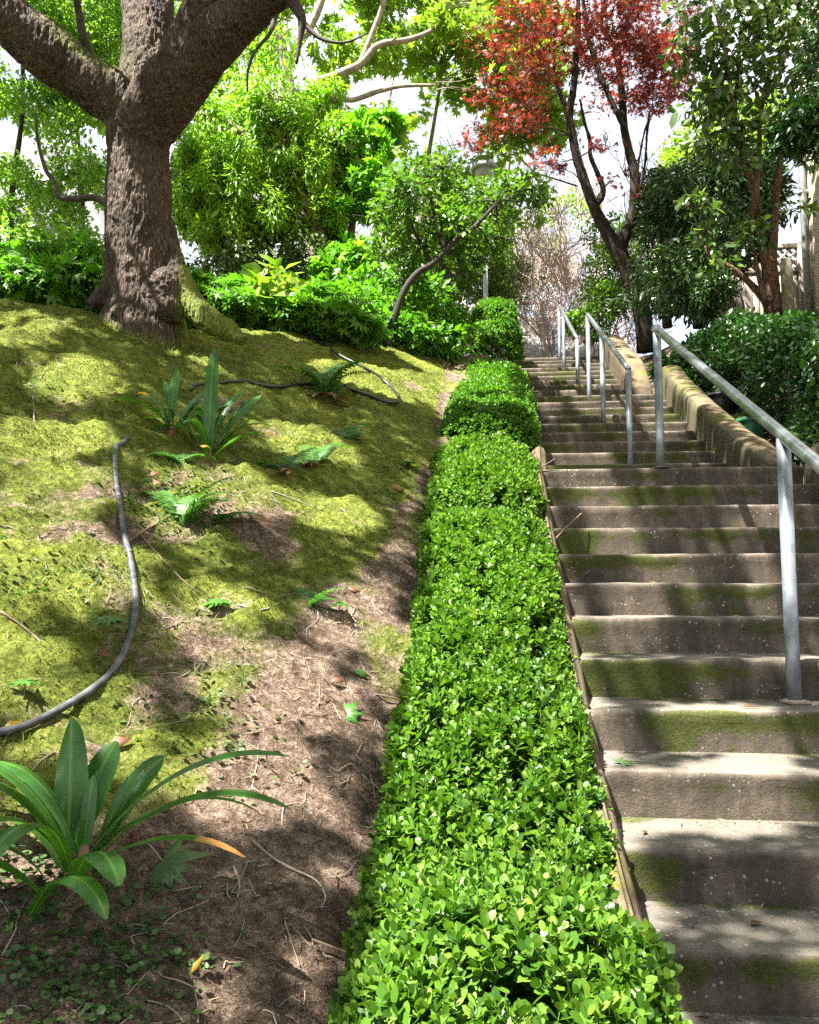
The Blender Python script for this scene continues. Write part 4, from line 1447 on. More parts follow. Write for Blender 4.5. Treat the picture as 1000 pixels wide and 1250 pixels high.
hose('thick grey hose snaking down the mossy bank past the maple seedling', [(-60, 915), (0, 903), (40, 892), (90, 868), (130, 832), (153, 800), (164, 765), (166, 735), (160, 700), (152, 665), (147, 630), (143, 595), (140, 570), (141, 552), (148, 542), (156, 537)], .0125, M['hose'], 1.0)
hose('black hose looping round the sword fern below the brow', [(232, 480), (262, 468), (290, 466), (318, 472), (345, 474), (375, 476), (405, 470), (430, 478), (460, 492), (480, 500), (489, 496), (484, 480), (470, 466), (450, 455), (430, 447), (405, 432), (390, 420), (370, 408)], .014, M['hose_dark'], .9)

# ================================================================== STICKS AND FALLEN LEAVES
def stick(label, pxs, r, mat=None, lift=1.2):
    pts = np.array([hit(a, b) + (0, 0, r * lift) for a, b in pxs])
    mb = MB()
    mb.tube(pts, np.linspace(r, r * .5, len(pts)), 7, sub=4, wob=.12)
    o = mb.build('fallen_stick', mat or M['twig'])
    recenter(o, pts[0])
    return tag(o, label, 'stick')


stick('mossy brown stick leaning out from under the bright fern', [(153, 668), (175, 655), (205, 635)], .009)
stick('thin grey twig running downhill from the hose to a seedling', [(170, 655), (200, 688), (225, 712), (243, 729)], .005)
stick('dark curved twig beside the thick hose', [(185, 776), (215, 768), (240, 750), (256, 730)], .004, M['darktwig'])
stick('pale crooked stick on the dark soil near the hedge', [(308, 1030), (330, 1052), (355, 1068), (385, 1080), (397, 1096), (392, 1115)], .0045, M['paletwig'])
stick('short black stick pointing downhill by the hedge', [(371, 987), (385, 1015), (398, 1048)], .004, M['darktwig'])
stick('thin dry stalk lying across the mossy upper bank', [(330, 602), (360, 612), (395, 626)], .004, M['paletwig'])
stick('short upright broken twig on the far left moss', [(40, 488), (41, 505), (42, 525)], .006)
stick('curved twig in the shade right of the dry stalk', [(418, 655), (430, 672), (442, 692)], .004)
stick('forked dry twig on the soil below the fallen green leaf', [(285, 1065), (292, 1085), (290, 1102)], .004, M['paletwig'])
stick('bleached stem lying near the sunlit soil patch', [(290, 742), (320, 748), (345, 736)], .004, M['paletwig'])
stick('long thin stem lying flat below the gully ferns', [(300, 720), (345, 730), (385, 712)], .0035)
stick('small twig lying on the bare earth left of the second hedge', [(455, 600), (475, 612), (505, 622)], .004)
stick('bent twig on moss left of the thick hose', [(0, 752), (30, 770), (62, 800)], .005)


def flat_leaf(label, px, py, size, tmpl, mat, az, name='fallen_leaf', cat='leaf', tilt=.25, stem=0.0, lift=.012):
    b = hit(px, py, lift)
    f = np.array([math.cos(cam_az(az)), math.sin(cam_az(az)), .0]) + rng.standard_normal(3) * .08
    n = gnormal(b[0:1], b[1:2])[0] + np.array([0, -tilt, 0]) + rng.standard_normal(3) * .12
    tv, tf = tmpl
    tv = tv.copy()
    tv[:, 2] += .12 * np.sin(tv[:, 0] * 5) * np.abs(tv[:, 1])
    f = f - n * (f @ n) / (n @ n)
    V, L, S = inst((tv, tf), rots(1, f[None], n[None]), b[None], np.array([size]))
    me = mesh_np(name, V, L, S, True)
    o = link(name, me, mat)
    sd = o.modifiers.new('thickness', 'SOLIDIFY')
    sd.thickness = .0012
    recenter(o, b)
    if stem:
        mb = MB()
        R = rots(1, f[None], n[None])[0]
        e = R @ np.array([-stem, .02, -.02])
        e = e * size
        mb.tube([b, b + e * .5 + (0, 0, .006), b + e], .0016, 5, sub=3)
        mb.build('stem', M['paletwig'], o)
    return tag(o, label, cat)


FANCY = palm([(-1.75, .55), (-.85, .95), (-.38, .62), (0, 1.05), (.38, .62), (.85, .95), (1.75, .55)], .40, .05)
flat_leaf('grey green lobed fallen leaf on dark soil beside the large plant', 198, 1066, .135, FANCY, M['fatleaf'], -60, tilt=1.0, stem=.6, lift=.03)
flat_leaf('single yellow leaf on the dark soil at the bottom', 232, 1197, .05, LANCE, M['yellow'], 85, tilt=1.0, lift=.012)
flat_leaf('yellow leaf at the left edge above the strap leaves', 2, 897, .06, KITE, M['yellow'], 60, tilt=.9)
flat_leaf('reddish brown fallen leaf left of the hedge beside the sunlit soil', 402, 838, .06, KITE, M['dry'], 20, tilt=.4)
flat_leaf('bright green lobed leaf on shaded soil right of the sunlit patch', 424, 876, .085, FANCY, M['fern'], 10, tilt=.6)
flat_leaf('small green leaf lying near the hedge above the lobed one', 432, 826, .075, KITE, M['fern'], -10, tilt=.5)
flat_leaf('curled tan leaf on the dead leaves inside the hose bend', 134, 822, .06, KITE, M['dry'], 60, tilt=.6)
flat_leaf('brown leaf in the shaded hollow below the maple seedling', 118, 802, .06, KITE, M['dry'], -30, tilt=.4)
flat_leaf('pinkish brown leaf lying on bare sunlit ground near the gully', 425, 722, .06, KITE, M['dry'], 0, tilt=.4)
flat_leaf('pale dry leaf standing by the fallen lobed leaf', 160, 1040, .05, KITE, M['dry'], 100, tilt=1.2)
flat_leaf('rusty dead leaf behind the large strap leaves', 128, 918, .08, KITE, M['dry'], 40, tilt=1.0)
flat_leaf('orange dead leaf at the foot of the tall dark clump', 300, 632, .16, LANCE, M['dry'], -25, tilt=.4)
flat_leaf('tan dry leaf beside the stem of the tall dark clump', 196, 600, .08, KITE, M['dry'], 110, tilt=1.0)
flat_leaf('crumpled brown leaf between hose and tall clump', 180, 585, .07, KITE, M['dry'], 60, tilt=.8)
flat_leaf('pale stone coloured leaf on the moss below the gully ferns', 478, 597, .10, KITE, M['dry'], 0, tilt=.3)


def step_leaf(label, px, py, k, size, tmpl, mat, az):
    d = P(px, py, 1.0) - CAM
    b = CAM + d * ((R_ * k + .008 - CZ) / d[2])
    f = np.array([math.cos(az), math.sin(az), .05])
    V, L, S = inst(tmpl, rots(1, f[None], np.array([[.1, -.1, 1.0]])), b[None], np.array([size]))
    o = link('fallen_leaf', mesh_np('fallen_leaf', V, L, S, True), mat)
    sd_ = o.modifiers.new('thickness', 'SOLIDIFY')
    sd_.thickness = .0012
    recenter(o, b)
    return tag(o, label, 'leaf')


step_leaf('dull green leaf on the tread by the hedge, third step from the bottom', 757, 931, 2, .075, FANCY, M['fatleaf'], .4)
step_leaf('small tan leaf near the left end of the second lowest tread', 786, 1017, 1, .035, KITE, M['dry'], 1.2)
step_leaf('dark curled leaf in the middle of the lowest tread', 915, 1128, 0, .045, KITE, M['dry'], .5)
step_leaf('thin dry leaf beside the handrail post foot', 905, 862, 3, .07, LANCE, M['dry'], .1)


def seedling(label, px, py, h, size, n, mat):
    b = hit(px, py)
    root = empty('seedling', b, label, 'seedling')
    mb = MB()
    mb.tube([b - (0, 0, .01), b + (0, 0, h * .5), b + (.004, 0, h)], [.003, .0025, .002], 6, sub=3)
    mb.build('stem', M['twig'], root)
    for k in range(n):
        a = cam_az(360 / n * k + 15 + rng.normal() * 12)
        f = np.array([math.cos(a), math.sin(a), -.15])
        V, L, S = inst(FANCY, rots(1, f[None], np.array([[0, -.35, 1.0]])), (b + (0, 0, h))[None], np.array([size]))
        o = link('leaf', mesh_np('leaf', V, L, S, False), mat, root)
    return root


seedling('maple seedling with spread lobed leaves inside the hose bend', 133, 795, .10, .095, 4, M['fatleaf'])
seedling('low lobed seedling where two thin twigs meet', 266, 748, .045, .09, 4, M['fern'])
seedling('little seedling at the edge of the sunlit soil', 414, 748, .03, .07, 3, M['fern'])
seedling('weed seedling in the moss below the gully ferns', 500, 572, .04, .10, 4, M['fern'])
seedling('green sprout left of the bank near the picture edge', 30, 848, .04, .06, 3, M['fern'])

# ================================================================== GROUND COVER AND PLANTS BEHIND THE BROW
def cover(label, boxes, tmpl, mat, size, name='leafy_ground_cover', kind='stuff', cat='ground cover', up=1.0):
    A, B = [], []
    for (px, py, d, n, rx, ry, rz) in boxes:
        p, o = blob(n, P(px, py, d), (rx, ry, rz), .3, -.05, 2.0, int(px) % 50)
        A.append(p)
        B.append(o)
    pos, o = np.concatenate(A), np.concatenate(B)
    k = pos[:, 2] > ground(pos[:, 0], pos[:, 1], False)
    ob = leaves(name, tmpl, pos[k], mat, None, size, .35, o[k], up, .25, .6)
    return tag(ob, label, cat, kind=kind)


cover('bright leafy ground cover behind the brow left of the big trunk', [(x, 356 - 3 * math.sin(x * .05), 8.0, 900, .42, .6, .26) for x in range(-60, 150, 26)] + [(x, 336, 9.2, 800, .5, .6, .36) for x in range(-60, 150, 30)], MAPLE, M['lf_cover'], .085)
cover('bright leafy ground cover behind the brow right of the big trunk', [(x, 394 + (x - 240) * .08, 8.6, 700, .42, .6, .18) for x in range(230, 450, 28)] + [(x, 379 + (x - 240) * .10, 8.4, 700, .40, .5, .20) for x in range(236, 420, 26)] + [(x, 366 + (x - 240) * .08, 9.3, 700, .5, .6, .22) for x in range(236, 440, 30)], MAPLE, M['lf_cover'], .085)
cover('dark leafy shrubs along the brow behind the leaning tree', [(x, 408 + (x - 470) * .2, 9.4, 800, .42, .5, .25) for x in range(425, 530, 26)] + [(x, 386 + (x - 470) * .22, 9.9, 1100, .42, .5, .36) for x in range(440, 545, 24)] + [(x, 365, 10.6, 900, .45, .5, .45) for x in range(430, 540, 28)], KITE, M['lf_cover'], .10)


def shrub(name, label, cat, cl, tmpl, leafm, size, stems=None, stemm=None, gap=0, up=.8, droop=.3, hollow=.35, freq=1.2, rnd=.8, seed=0, base=None, group=None, thin=1.0):
    """cl: leaf clumps (n, px, py, d, rx, ry, rz); stems: list of px tubes"""
    lst = [(n, P(a, b, d), (rx, ry, rz)) for n, a, b, d, rx, ry, rz in cl]
    pos, o = blobs(lst, gap, hollow, freq, seed)
    k = pos[:, 2] > ground(pos[:, 0], pos[:, 1], False) + .03
    pos, o = pos[k], o[k]
    if base is None:
        c = np.mean([l[1] for l in lst], axis=0)
        base = np.array([c[0], c[1], ground(c[0:1], c[1:2], False)[0]])
    root = empty(name, base, label, cat, group)
    leaves('crown' if cat == 'tree' else 'foliage', tmpl, pos, leafm, root, size, .35, o, up, droop, rnd)
    mb = MB()
    starts = []
    if stems:
        for s in stems:
            pts, rad = px_tube(s)
            mb.tube(pts, rad, 10, sub=5, wob=.04)
            starts.append(pts)
        allp = np.concatenate(starts)
    else:
        allp = np.array([base])
    for n, c, r in lst:
        d = np.linalg.norm(allp - c, axis=1)
        s = allp[np.argmin(d)]
        if not stems:
            s = base + np.array([rng.normal() * .15, rng.normal() * .15, -.05])
        t = np.array(c) + rng.standard_normal((7, 3)) * np.array(r) * .5
        twigs(mb, s, (.006 + .006 * np.linalg.norm(c - s)) * thin, [c], .2, 6)
        twigs(mb, c, .008 * thin, t, .25, 4, 5)
    mb.build('trunk' if cat == 'tree' else 'branches', stemm or M['darktwig'], root)
    return root


def seg(lst, d):
    return [(a, b, d, r) for a, b, r in lst]


# broad-leaved plant popping above the cover
shrub('leafy_plant', 'pale yellow green broad leaved plant right of the big trunk', 'plant', [(70, 335, 340, 8.3, .18, .2, .16), (40, 345, 360, 8.2, .16, .2, .12), (30, 318, 356, 8.25, .15, .15, .1)], KITE, M['lf_yellow'], .17, None, M['darktwig'], -.5)

# weeping light green tree
wc = []
for k in range(90):
    x = 225 + 190 * rng.random()
    top = 95 + 40 * abs((x - 330) / 110) ** 1.5
    y = top + (290 - top) * rng.random() ** .8
    wc.append((560, x, y, 10.6 + 1.2 * rng.random(), .20, .22, .34))
wc += [(900, 245, 140, 10.6, .5, .5, .4), (900, 330, 120, 10.8, .5, .5, .4), (700, 300, 70, 11.2, .5, .5, .4), (600, 340, 60, 11, .4, .4, .4)]
shrub('weeping_tree', 'light green weeping tree hanging curtains of leaves right of the trunk', 'tree', wc, LANCE, M['lf_weep'], .092,
      [seg([(408, 345, 13), (398, 318, 12), (390, 290, 11), (384, 262, 10), (372, 220, 8), (350, 160, 7), (335, 120, 6)], 11.0), seg([(384, 262, 8), (360, 230, 6), (320, 180, 5), (280, 150, 4)], 10.9)], M['twig'], -.02, .5, .9, .2, 1.6, .55, 3)
shrub('dark_bush', 'dark small leaved bush beneath the weeping tree', 'bush', [(3000, 250, 260, 11.6, .75, .6, .9), (2600, 320, 300, 11.4, .7, .6, .6), (2400, 275, 320, 11.0, .8, .6, .45), (2200, 230, 200, 11.9, .5, .5, .8), (1800, 370, 310, 11.2, .55, .5, .5), (1300, 300, 215, 12.2, .6, .6, .8)],
      KITE, M['lf_olive'], .075, None, M['darktwig'], .02, seed=11)
shrub('maple_sapling', 'vivid green broad leaved sapling between weeping tree and leaning tree', 'tree', [(650, 440, 185, 11.4, .42, .5, .35), (650, 455, 235, 11.3, .40, .5, .35), (500, 425, 275, 11.2, .35, .4, .3), (420, 470, 160, 11.6, .3, .4, .22), (500, 410, 215, 11.5, .35, .4, .4), (420, 400, 345, 10.8, .4, .4, .3), (320, 430, 320, 10.9, .35, .4, .3)],
      MAPLE, M['lf_bright'], .14, [seg([(432, 360, 6), (428, 310, 5), (432, 260, 4), (440, 210, 3), (445, 170, 2)], 11.2)], M['darktwig'], -.1, seed=21)
# left background
lb = []
for k in range(60):
    lb.append((330, -40 + 190 * rng.random(), -60 + 330 * rng.random(), 11.5 + 1.5 * rng.random(), .34, .4, .26))
lb += [(500, 20, 300, 11.5, .5, .4, .35), (500, 80, 300, 11.7, .5, .4, .3), (400, 110, 200, 11.7, .3, .4, .3), (600, 60, 30, 12, .7, .6, .5), (600, 130, 40, 12.2, .6, .6, .5), (500, 110, 100, 12.2, .4, .5, .5), (450, 200, 20, 12.5, .3, .5, .5)]
shrub('small_leaved_tree', 'airy light green tree in front of the white wall at far left', 'tree', lb, KITE, M['lf_light'], .085,
      [seg([(-70, 420, 8), (-60, 250, 7), (-45, 90, 5), (-30, -80, 3)], 12.2), seg([(95, 400, 5), (100, 250, 4.2), (92, 120, 3.4), (100, -60, 2)], 12.8), seg([(20, 400, 5), (14, 250, 4), (28, 120, 3), (20, -60, 2)], 12.6), seg([(175, 330, 6), (160, 280, 5), (140, 258, 4.6), (118, 242, 4.2), (92, 243, 3.8), (72, 240, 3.6), (66, 222, 3), (55, 205, 2.5), (46, 170, 2), (44, 140, 1.5)], 9.6)], M['darktwig'], .03, seed=31, thin=.6)

# white retaining wall behind
p0, p1 = P(-260, 330, 15.5), P(175, 330, 16.5)
mb = MB()
dv = (p1 - p0) * np.array([1, 1, 0])
dv /= np.linalg.norm(dv)
nv_ = np.array([-dv[1], dv[0], 0])
Lw = np.linalg.norm((p1 - p0)[:2])
nsx = 40
for side, off in ((0, 0), (1, .35)):
    pass
VV = []
for a in range(nsx):
    q = p0 + dv * Lw * a / (nsx - 1)
    zt = 9.9 + .25 * math.sin(a * .3)
    for zz, off in ((3.2, 0), (5.5, .05), (zt - .02, .10), (zt, .14), (zt, .5), (3.2, .5)):
        r_ = q + nv_ * off
        VV.append((r_[0], r_[1], zz))
m6 = 6
Qw = [(a * m6 + b, (a + 1) * m6 + b, (a + 1) * m6 + b + 1, a * m6 + b + 1) for a in range(nsx - 1) for b in range(m6 - 1)]
mb.add_quads(np.array(VV), np.array(Qw))
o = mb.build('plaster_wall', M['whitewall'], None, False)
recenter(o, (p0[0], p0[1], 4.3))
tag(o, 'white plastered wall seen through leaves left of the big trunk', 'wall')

# pale limbed tall tree behind
pc = []
for k in range(46):
    pc.append((55, 440 + 210 * rng.random(), 70 + 250 * rng.random(), 15 + 3.0 * rng.random(), .34, .4, .26))
for k in range(60):
    pc.append((150, -30 + 420 * rng.random(), -60 + 190 * rng.random() ** 1.2, 13.5 + 2.0 * rng.random(), .42, .5, .3))
for k in range(70):
    x = 380 + 290 * rng.random()
    y = -40 + 150 * rng.random() ** 1.3
    pc.append((110, x, y, 13 + 2.5 * rng.random(), .36, .5, .22))
for k in range(30):
    pc.append((120, 560 + 130 * rng.random(), -20 + 200 * rng.random(), 14.5 + 1.5 * rng.random(), .36, .4, .28))
shrub('pale_limbed_tree', 'tall tree with pale spreading limbs and thin yellow green leaves behind', 'tree', pc, MAPLE, M['lf_yellow'], .13,
      [seg([(398, 420, 14), (392, 340, 13), (372, 230, 12), (352, 120, 11), (335, 30, 10), (325, -60, 9), (320, -160, 7)], 13.4),
       seg([(362, 190, 6), (372, 140, 6), (385, 104, 5.5), (410, 92, 5), (440, 78, 4.8), (462, 55, 4), (500, 48, 3.4), (530, 35, 2.8), (545, 10, 2)], 13.2),
       seg([(366, 190, 5), (400, 122, 3.6), (430, 122, 3.3), (460, 112, 3), (490, 105, 2.4), (530, 104, 1.8)], 13.3),
       seg([(440, 78, 4), (455, 40, 3.4), (468, 5, 3), (480, -40, 2)], 13.2), seg([(345, 80, 6), (380, 30, 5), (400, -20, 4)], 13.4), seg([(505, 430, 4), (512, 300, 3.2), (522, 200, 2.6), (538, 100, 2), (548, 10, 1.5)], 15.8), seg([(620, 420, 4), (612, 280, 3.2), (622, 180, 2.4), (612, 80, 2), (625, -20, 1.5)], 17.0), seg([(470, 420, 4), (478, 290, 3), (468, 190, 2.4), (480, 90, 1.8)], 17.0)], M['paletwig'], .05, seed=41, base=None, thin=.38)

# bare twiggy trees in the gap
def bare(name, label, px, py, d, L, r, lev, mat, n=3, spread=.5, up=.3, leafm=None, nleaf=0, size=.05, dirs=None, kids=(2, 4), group=None):
    b = P(px, py, d)
    b[2] = ground(b[0:1], b[1:2], False)[0]
    root = empty(name, b, label, 'tree' if lev > 3 else 'bush', group)
    mb = MB()
    tips = []
    mb.tube([b - (0, 0, .3), b - (0, 0, .02), b + (0, 0, .12)], [.16, .15, .09], 10)
    for k in range(n):
        dv = np.array([rng.normal() * spread * .6, rng.normal() * spread * .4, 1.0]) if dirs is None else np.array(dirs[k])
        grow(mb, b + (rng.normal() * .03, rng.normal() * .03, -.1), dv, L, r, lev, spread, up, kids, 6, tips)
    mb.build('branches', mat, root)
    if leafm:
        tp = np.array(tips)
        pos = tp[rng.integers(0, len(tp), nleaf)] + rng.standard_normal((nleaf, 3)) * .10
        leaves('foliage', KITE, pos, leafm, root, size, .3, None, .7, .2, .9)
    return root


bare('bare_tree', 'tall bare grey tree straight behind the leaning tree', 500, 330, 17, 3.2, .09, 5, M['greytwig'], 3, .55, .25, kids=(3, 4), group='bare grey trees in the bright gap')
bare('bare_tree', 'slimmer bare grey tree near the street lamp', 548, 330, 18, 3.1, .08, 5, M['greytwig'], 2, .55, .3, kids=(3, 4), group='bare grey trees in the bright gap')
bare('bare_tree', 'bare twiggy tree tangled left of the vivid sapling gap', 462, 330, 17.5, 3.0, .08, 5, M['greytwig'], 2, .6, .25, kids=(3, 4), group='bare grey trees in the bright gap')
bare('twiggy_bush', 'big pinkish leafless bush of fine twigs above the stair top', 702, 372, 16.5, 2.3, .05, 5, M['pinktwig'], 5, .5, .25, M['lf_grey'], 500, .05, [(-.5, .1, .9), (-.2, .2, 1), (.1, -.1, 1), (-.8, 0, .8), (.3, .1, .9)], (3, 4))
bare('twiggy_bush', 'leafless bush of pinkish twigs left behind the lamp pole', 640, 372, 19.5, 2.7, .06, 5, M['pinktwig'], 5, .55, .25, M['lf_grey'], 800, .06, None, (2, 4))
shrub('grey_green_bush', 'pale grey green bush in the distance above the sunlit steps', 'bush', [(2400, 655, 325, 20, 1.0, .8, .5), (1800, 610, 330, 19, .8, .6, .5), (1500, 690, 315, 21, .8, .7, .7), (1000, 625, 285, 20.5, .8, .6, .5)], KITE, M['lf_grey'], .10, None, M['pinktwig'], .1, seed=51)
shrub('olive_bush', 'mottled olive bush behind the lamp pole', 'bush', [(2200, 590, 335, 15.5, .8, .5, .5), (1600, 560, 310, 16, .6, .5, .6), (1500, 625, 345, 15.2, .5, .5, .35), (1200, 520, 330, 13.5, .5, .5, .5)], KITE, M['lf_olive'], .085, None, M['twig'], .05, seed=55)

# far pale house beyond the steps
hb = P(655, 330, 30)
mb = MB()
hz = float(ground(hb[0:1], hb[1:2], False)[0])

# leaning small tree
lt_ = []
for (x, y, s) in [(480, 270, 1), (500, 240, 1.1), (520, 300, .9), (545, 242, 1.1), (560, 280, 1.1), (585, 240, 1.0), (600, 262, 1.1), (622, 228, .8), (645, 232, .8), (490, 310, .8), (530, 265, 1.1), (470, 300, .7), (575, 310, .8), (610, 290, .8), (540, 205, .7), (660, 240, .4), (505, 210, .7), (620, 320, .5), (570, 340, .5), (480, 240, .7), (500, 340, .6)]:
    lt_.append((int(520 * s * s), x, y, 9.2 + .9 * rng.random(), .30 * s, .38 * s, .22 * s))
shrub('leaning_tree', 'small dark stemmed tree leaning right over the mossy brow', 'tree', lt_, KITE, M['lf_tree2'], .075,
      [seg([(474, 424, 6.4), (478, 400, 5), (484, 380, 4.4), (495, 352, 4.1), (510, 333, 3.9), (528, 322, 3.6), (545, 305, 3.2), (560, 290, 2.8), (580, 276, 2.6), (605, 250, 2)], 9.0), seg([(545, 305, 4), (535, 280, 3.4), (528, 250, 2.2), (520, 220, 1.5)], 9.1), seg([(528, 322, 2.8), (515, 300, 2.2), (500, 270, 1.5)], 9.2)], M['blacktwig'], .0, seed=61, base=hit(474, 416))
shrub('slender_tree', 'slender dark forked sapling behind the leaning tree', 'tree', [(350, 540, 300, 10.9, .3, .3, .25), (350, 565, 320, 11, .3, .3, .2), (300, 525, 320, 11, .25, .3, .2)], KITE, M['lf_tree2'], .08,
      [seg([(549, 400, 7), (549, 370, 6), (549, 345, 5.5), (541, 325, 4), (533, 305, 3)], 10.8), seg([(549, 350, 4), (556, 335, 3.5), (566, 315, 2.5)], 10.8)], M['darktwig'], 0, seed=65)

# ================================================================== STREET LAMP
lp = P(593, 375, 14.2)
lz = float(ground(lp[0:1], lp[1:2], False)[0])
lh = P(591, 200, 14.2)
lamp = empty('street_lamp', (lp[0], lp[1], lz), 'grey mushroom topped street lamp rising behind the small leaning tree', 'street lamp')
mb = MB()
mb.tube([(lp[0], lp[1], lz - .1), (lp[0], lp[1], lz + .5), (lp[0], lp[1], lh[2] - .15)], [.06, .045, .04], 14)
mb.build('pole', M['lampgrey'], lamp)
mb = MB()
mb.lathe([(.02, .16), (.09, .15), (.17, .115), (.23, .06), (.245, .02), (.24, .005), (.20, .0), (.05, .0)], (lp[0], lp[1], lh[2]), 28)
mb.build('lamp_shade', M['lampgrey'], lamp)
mb = MB()
mb.lathe([(.16, -.002), (.165, -.05), (.14, -.13), (.07, -.17), (.04, -.17)], (lp[0], lp[1], lh[2]), 24)
mb.build('lamp_lens', M['lampglass'], lamp)

# ================================================================== RED MAPLE
DM = 12.4
tubes = [(*px_tube(seg([(789, 430, 13), (786, 395, 12), (778, 360, 11.5), (766, 330, 11), (757, 312, 11), (748, 295, 10), (735, 272, 8), (724, 250, 7.5), (715, 225, 7), (705, 195, 6.5), (699, 165, 6), (695, 140, 5.5), (700, 110, 5), (703, 75, 4.5), (706, 35, 4), (705, -30, 3)], DM)), 18, 4),
         (*px_tube(seg([(757, 312, 9), (759, 298, 8.5), (768, 275, 8), (774, 255, 7.5), (775, 235, 7), (775, 212, 7), (768, 185, 6), (762, 155, 5.5), (760, 120, 5), (756, 85, 4.5), (755, 60, 5), (764, 35, 3.5), (770, 0, 3), (775, -50, 2.5)], DM)), 16, 4),
         (*px_tube(seg([(762, 155, 4.5), (750, 130, 4), (738, 105, 3.8), (727, 75, 3.5), (718, 45, 3.2), (713, 10, 3), (708, -40, 2.5)], DM - .1)), 12, 4),
         (*px_tube(seg([(728, 250, 5), (735, 240, 4.6), (736, 228, 4.2), (729, 210, 3.5), (721, 190, 3.2), (720, 170, 3), (714, 150, 2.4), (708, 120, 2)], DM + .1)), 10, 4),
         (*px_tube(seg([(755, 62, 4), (742, 45, 3.5), (735, 30, 3), (738, 0, 2.5)], DM - .1)), 10, 4),
         (*px_tube(seg([(695, 140, 3.4), (684, 115, 3), (676, 85, 2.6), (678, 40, 2.4), (677, 0, 2)], DM + .05)), 10, 4),
         (*px_tube(seg([(779, 240, 2.6), (787, 205, 2.2), (790, 165, 2), (793, 135, 2)], DM + .3)), 8, 4),
         (*px_tube(seg([(776, 232, 2.2), (781, 190, 2), (790, 150, 1.6), (800, 135, 1.2)], DM + .4)), 8, 4)]
me, V, nn = union_remesh('trunk', tubes, [], .014, lambda V, n: .006 * fbm(V[:, 0] * 30, V[:, 1] * 30, V[:, 2] * 9, 3, 88))
at = me.attributes.new('moss', 'FLOAT', 'POINT')
rb = P(789, 430, DM)
red = empty('red_maple', (rb[0], rb[1], ground(rb[0:1], rb[1:2], False)[0]), 'red leaved maple with forked slender trunk beside the upper steps', 'tree')
link('trunk', me, M['bark_red'], red)
rc = []
for (x, y, s, n) in [(745, 30, 1, 420), (790, 40, 1.1, 520), (800, 85, 1.0, 460), (770, 70, .9, 360), (820, 60, .8, 300), (785, 0, 1.1, 420), (720, 10, .9, 260), (700, 40, .7, 150), (640, 30, 1.0, 300), (655, 60, .9, 260), (620, 80, .9, 240), (600, 120, .8, 170), (640, 110, .8, 200),
                     (660, 90, .7, 160), (590, 50, .8, 130), (625, 150, .7, 120), (580, 160, .6, 60), (665, 190, .5, 60), (680, 200, .4, 40), (800, 115, .8, 220), (830, 100, .7, 150), (760, 120, .6, 110), (725, 130, .6, 60), (740, 170, .5, 50), (770, 215, .4, 40), (575, 180, .4, 40), (650, 150, .6, 80), (700, 80, .7, 110), (680, 20, .7, 120), (840, 20, .6, 120), (720, 60, .7, 160), (745, 220, .4, 24), (780, 240, .35, 24), (735, 90, .7, 160), (790, 110, .8, 200),
                     (660, -30, 1.1, 200), (760, -50, 1.3, 300), (820, -40, 1.1, 200), (610, -20, .9, 120)]:
    rc.append((int(n * 1.1), P(x, y, DM + .7 * rng.standard_normal()), (.55 * s, .6 * s, .34 * s)))
pos, o = blobs(rc, .02, .1, 2.0, 70)
leaves('crown', ACER, pos, M['lf_red'], red, .072, .3, o, 1.0, .35, .8)
mb = MB()
allp = np.concatenate([t[0] for t in tubes])
for n, c, r in rc:
    hi = allp[allp[:, 2] < c[2] + .2]
    hi = hi if len(hi) else allp
    s = hi[np.argmin(np.linalg.norm(hi - c, axis=1))]
    twigs(mb, s, .014, [c], .2, 5)
    twigs(mb, c, .007, c + rng.standard_normal((5, 3)) * np.array(r) * .6, .25, 4, 5)
mb.build('branches', M['darktwig'], red)

# ================================================================== RIGHT SIDE
# clipped dark hedge filling the bed
hp, ho = [], []
N = 52000
X = 2.35 + 2.0 * rng.random(N)
Y = 5.6 + 5.6 * rng.random(N)
topz = np.interp(Y, [5.6, 6.2, 8, 9.5, 11.2], [2.1, 2.75, 3.45, 3.85, 4.15]) + .16 * fbm(X * 1.6, Y * 1.6, 0, 3, 90) + .06 * fbm(X * 6, Y * 6, 0, 2, 92) - .25 * np.clip(1 - (X - 2.35) / .35, 0, 1) ** 2
front = rng.random(N)
gz = ground(X, Y, False)
# leaves on the top skin, on the face above the wall and on the near face
kind = rng.random(N)
Zl = np.where(kind < .45, topz - .22 * rng.random(N) ** 2, gz + (topz - gz) * rng.random(N))
X = np.where((kind > .45) & (kind < .8), 2.35 + .45 * rng.random(N) ** 1.5, X)
Y = np.where(kind > .8, 5.6 + .6 * rng.random(N) ** 1.5, Y)
topz2 = np.interp(Y, [5.6, 6.2, 8, 9.5, 11.2], [2.1, 2.75, 3.45, 3.85, 4.15]) + .16 * fbm(X * 1.6, Y * 1.6, 0, 3, 90) - .25 * np.clip(1 - (X - 2.35) / .35, 0, 1) ** 2
gz = ground(X, Y, False)
Zl = np.where(kind < .45, Zl, gz + (topz2 - gz) * rng.random(N))
lum = .18 * fbm(Y * 2, Zl * 2, X * 2, 3, 95)
X = X - np.where((kind > .45) & (kind < .8), lum, 0)
Y = Y - np.where(kind > .8, lum, 0)
pos = np.stack([X, Y, Zl], -1)
kk = (pos[:, 2] > gz) & (fbm(X * 3.4, Y * 3.4, Zl * 3.4, 2, 97) > -.42)
for c_ in (P(912, 525, 6.9), P(876, 488, 7.9)):
    kk &= np.linalg.norm((pos - c_) * np.array([1, .55, 1]), axis=1) > .34
pos, kind = pos[kk], kind[kk]
outd = np.where(kind[:, None] < .45, [[0, -.2, .8]], np.where(kind[:, None] < .8, [[-.9, -.2, .3]], [[-.1, -.9, .3]]))
rh = empty('evergreen_hedge', (3.2, 7.5, nz(7.5) + .2), 'broad dark green hedge in the bed right of the handrail', 'hedge')
